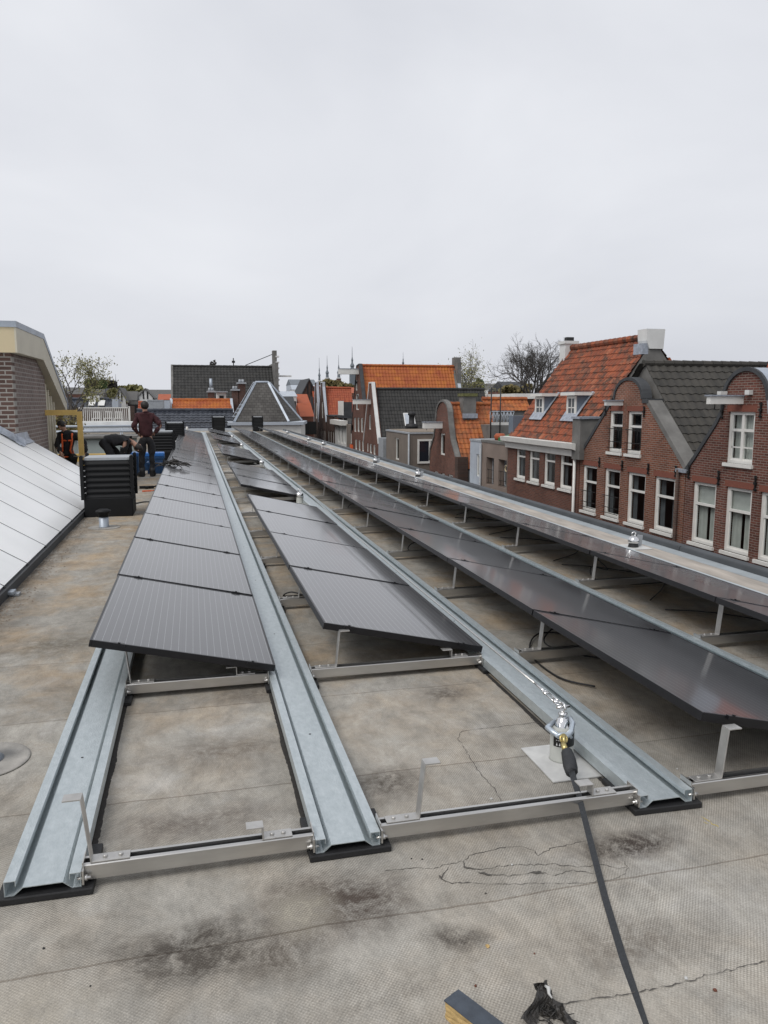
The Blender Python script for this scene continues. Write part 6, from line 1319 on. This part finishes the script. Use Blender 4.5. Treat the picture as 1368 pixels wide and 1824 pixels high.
# ---------------- trees
def tree(name, label, base, h0, spread, height, seed, levels, bark, leaf=None, nleaf=0, ls=.12, group=None, weep=0, up=.25, r0=.22, kids=3, leafspread=.5, limbs=4, lf=.36):
    rr = random.Random(seed); r = empty(name, base); tag(r, label, 'tree', group); b_ = MB(); tips = []; segs = []
    def grow(p, d, L_, rad, lv):
        n_ = 3; pts = [p]; rs = [rad]; q = p
        for i in range(n_):
            d = (d+Vector((rr.gauss(0, .13), rr.gauss(0, .13), rr.gauss(0, .08)+(up*.15 if lv > 1 else 0)-weep*(.12 if lv <= 2 else 0)))).normalized(); q = q+d*(L_/n_); pts.append(q); rs.append(rad*(1-.35*(i+1)/n_))
        b_.tube(pts, rs, 5 if lv > 2 else 3, cap=False)
        if lv <= 2: tips.extend(pts[1:])
        if lv == 0: return
        nk_ = kids if lv > 1 else kids+1
        for k in range(nk_):
            t_ = .35+.65*(k+1)/nk_; q = pts[min(3, max(1, int(t_*3+.5)))]; ang = R(rr.uniform(22, 52)); az_ = rr.uniform(0, 2*math.pi)+k*2.4
            a_ = d.orthogonal().normalized(); bb_ = d.cross(a_); nd = (d*math.cos(ang)+(a_*math.cos(az_)+bb_*math.sin(az_))*math.sin(ang)); nd.z += up*.5; grow(q, nd.normalized(), L_*rr.uniform(.6, .8), rad*.62, lv-1)
    b0 = Vector((0, 0, 0)); b_.tube([b0, Vector((0, 0, h0))], [r0*1.4, r0], 8, cap=False)
    for k in range(limbs):
        a = 2*math.pi*k/limbs+rr.uniform(-.3, .3); sp_ = spread*(1 if k % 2 else .6); grow(Vector((0, 0, h0-.2*k*.3)), Vector((math.cos(a)*sp_, math.sin(a)*sp_, 1)).normalized(), height*lf*rr.uniform(.85, 1.1), r0*.7, levels)
    grow(Vector((0, 0, h0)), Vector((0, 0, 1)), height*.4, r0*.8, levels); b_.build('trunk', bark, r)
    if nleaf:
        lb_ = MB()
        for k in range(nleaf):
            p = tips[rr.randrange(len(tips))]+Vector((rr.gauss(0, 1), rr.gauss(0, 1), rr.gauss(0, 1)-weep*.8))*leafspread*.4; s_ = ls*rr.uniform(.5, 1.4); u_ = Vector((rr.gauss(0, 1), rr.gauss(0, 1), rr.gauss(0, 1))).normalized(); v_ = u_.orthogonal().normalized()
            lb_.poly([p-u_*s_, p+v_*s_*.5, p+u_*s_, p-v_*s_*.5])
        lb_.build('crown', leaf, r)
    return r
p = atY(947, 700, 75); tree('bare_tree', 'big leafless spreading tree left of the steep red roof', (p.x, 75, ZB), 12.0, 1.35, 6.0, 17, 5, 'greybark', r0=.16, up=.14, kids=3, limbs=9, lf=.43)
p = atY(826, 700, 95); tree('birch_tree', 'wispy birch with thin pale leaves behind the widest orange roof', (p.x, 95, ZB), 10.4, .5, 8, 8, 4, 'birchbark', 'leafyellow', 2600, .13, weep=.8, r0=.16, leafspread=1.2)
p = atY(795, 700, 105); tree('birch_tree', 'smaller birch just left of the wispy one behind the orange roof', (p.x, 105, ZB), 10.5, .5, 6, 12, 4, 'birchbark', 'leafyellow', 1300, .14, weep=.8, r0=.13, leafspread=1.2)
p = atY(128, 740, 34); tree('young_tree', 'thin budding tree behind the brick penthouse', (p.x, 34, -9), 9.3, .5, 3.9, 3, 4, 'greybark', 'leafyellow', 2600, .045, r0=.06, leafspread=.3, kids=2, limbs=5)
p = atY(108, 745, 30); tree('young_tree', 'low yellowish shrub-like tree above the yellow frame', (p.x, 30, -9), 8.2, .9, 2.2, 9, 4, 'bark', 'leafbrown', 3500, .06, r0=.08, leafspread=.5)
def bushy(label, Y, x, yt, yb, w_, seed, m, n_=2600, ls=None):
    a, c = atY(x, yt, Y), atY(x, yb, Y); wd = w_*Y/1370/2; hh = a.z-c.z; rr = random.Random(seed); r = empty('leafy_tree', (c.x, Y, ZB)); tag(r, label, 'tree'); MB().tube([(0, 0, 0), (0, 0, c.z-ZB+hh*.5)], [.35, .12], 6).build('trunk', 'bark', r)
    b_ = MB(); cl = [(Vector((rr.uniform(-.75, .75)*wd, rr.uniform(-.6, .6)*wd, c.z-ZB+hh*rr.uniform(.15, .8))), rr.uniform(.25, .5)) for _ in range(16)]; ls = ls or Y*.0028
    for k in range(n_):
        q, rad = cl[rr.randrange(16)]; d = Vector((rr.gauss(0, 1), rr.gauss(0, 1), rr.gauss(0, 1))).normalized(); p = q+Vector((d.x*wd*rad, d.y*wd*rad, d.z*hh*rad*.6))*rr.uniform(.6, 1.05); s_ = ls*rr.uniform(.5, 1.4); u_ = Vector((rr.gauss(0, 1), rr.gauss(0, 1), rr.gauss(0, 1))).normalized(); v_ = u_.orthogonal().normalized(); b_.poly([p-u_*s_, p+v_*s_*.7, p+u_*s_, p-v_*s_*.7])
    b_.build('crown', m, r)
bushy('round dark green tree on the left horizon', 150, 172, 677, 705, 30, 4, 'leafgreen'); bushy('brownish tree beside the small spire on the left horizon', 170, 197, 678, 700, 20, 5, 'bark', 1400)
bushy('yellow-green bush between the grey slate roof and the white gabled house', 100, 203, 694, 712, 18, 6, 'leafyellow'); bushy('pale far tree right of the small white gabled house', 180, 232, 686, 705, 40, 7, 'leafyellow', 1600)
bushy('olive trees at the foot of the church spires', 220, 600, 677, 694, 56, 8, 'leafbrown', 2200); bushy('dark green conifer right of the wispy birch', 120, 855, 672, 700, 12, 9, 'leafgreen', 1500); bushy('low green shrubs under the birches', 115, 825, 680, 700, 60, 10, 'leafyellow', 2000)
bushy('tiny bare-topped tree poking above the tall dark roof', 140, 379, 641, 665, 12, 13, 'bark', 500, .18)
bushy('brown shrubs under the bare tree', 110, 920, 684, 712, 60, 14, 'leafbrown', 1800)
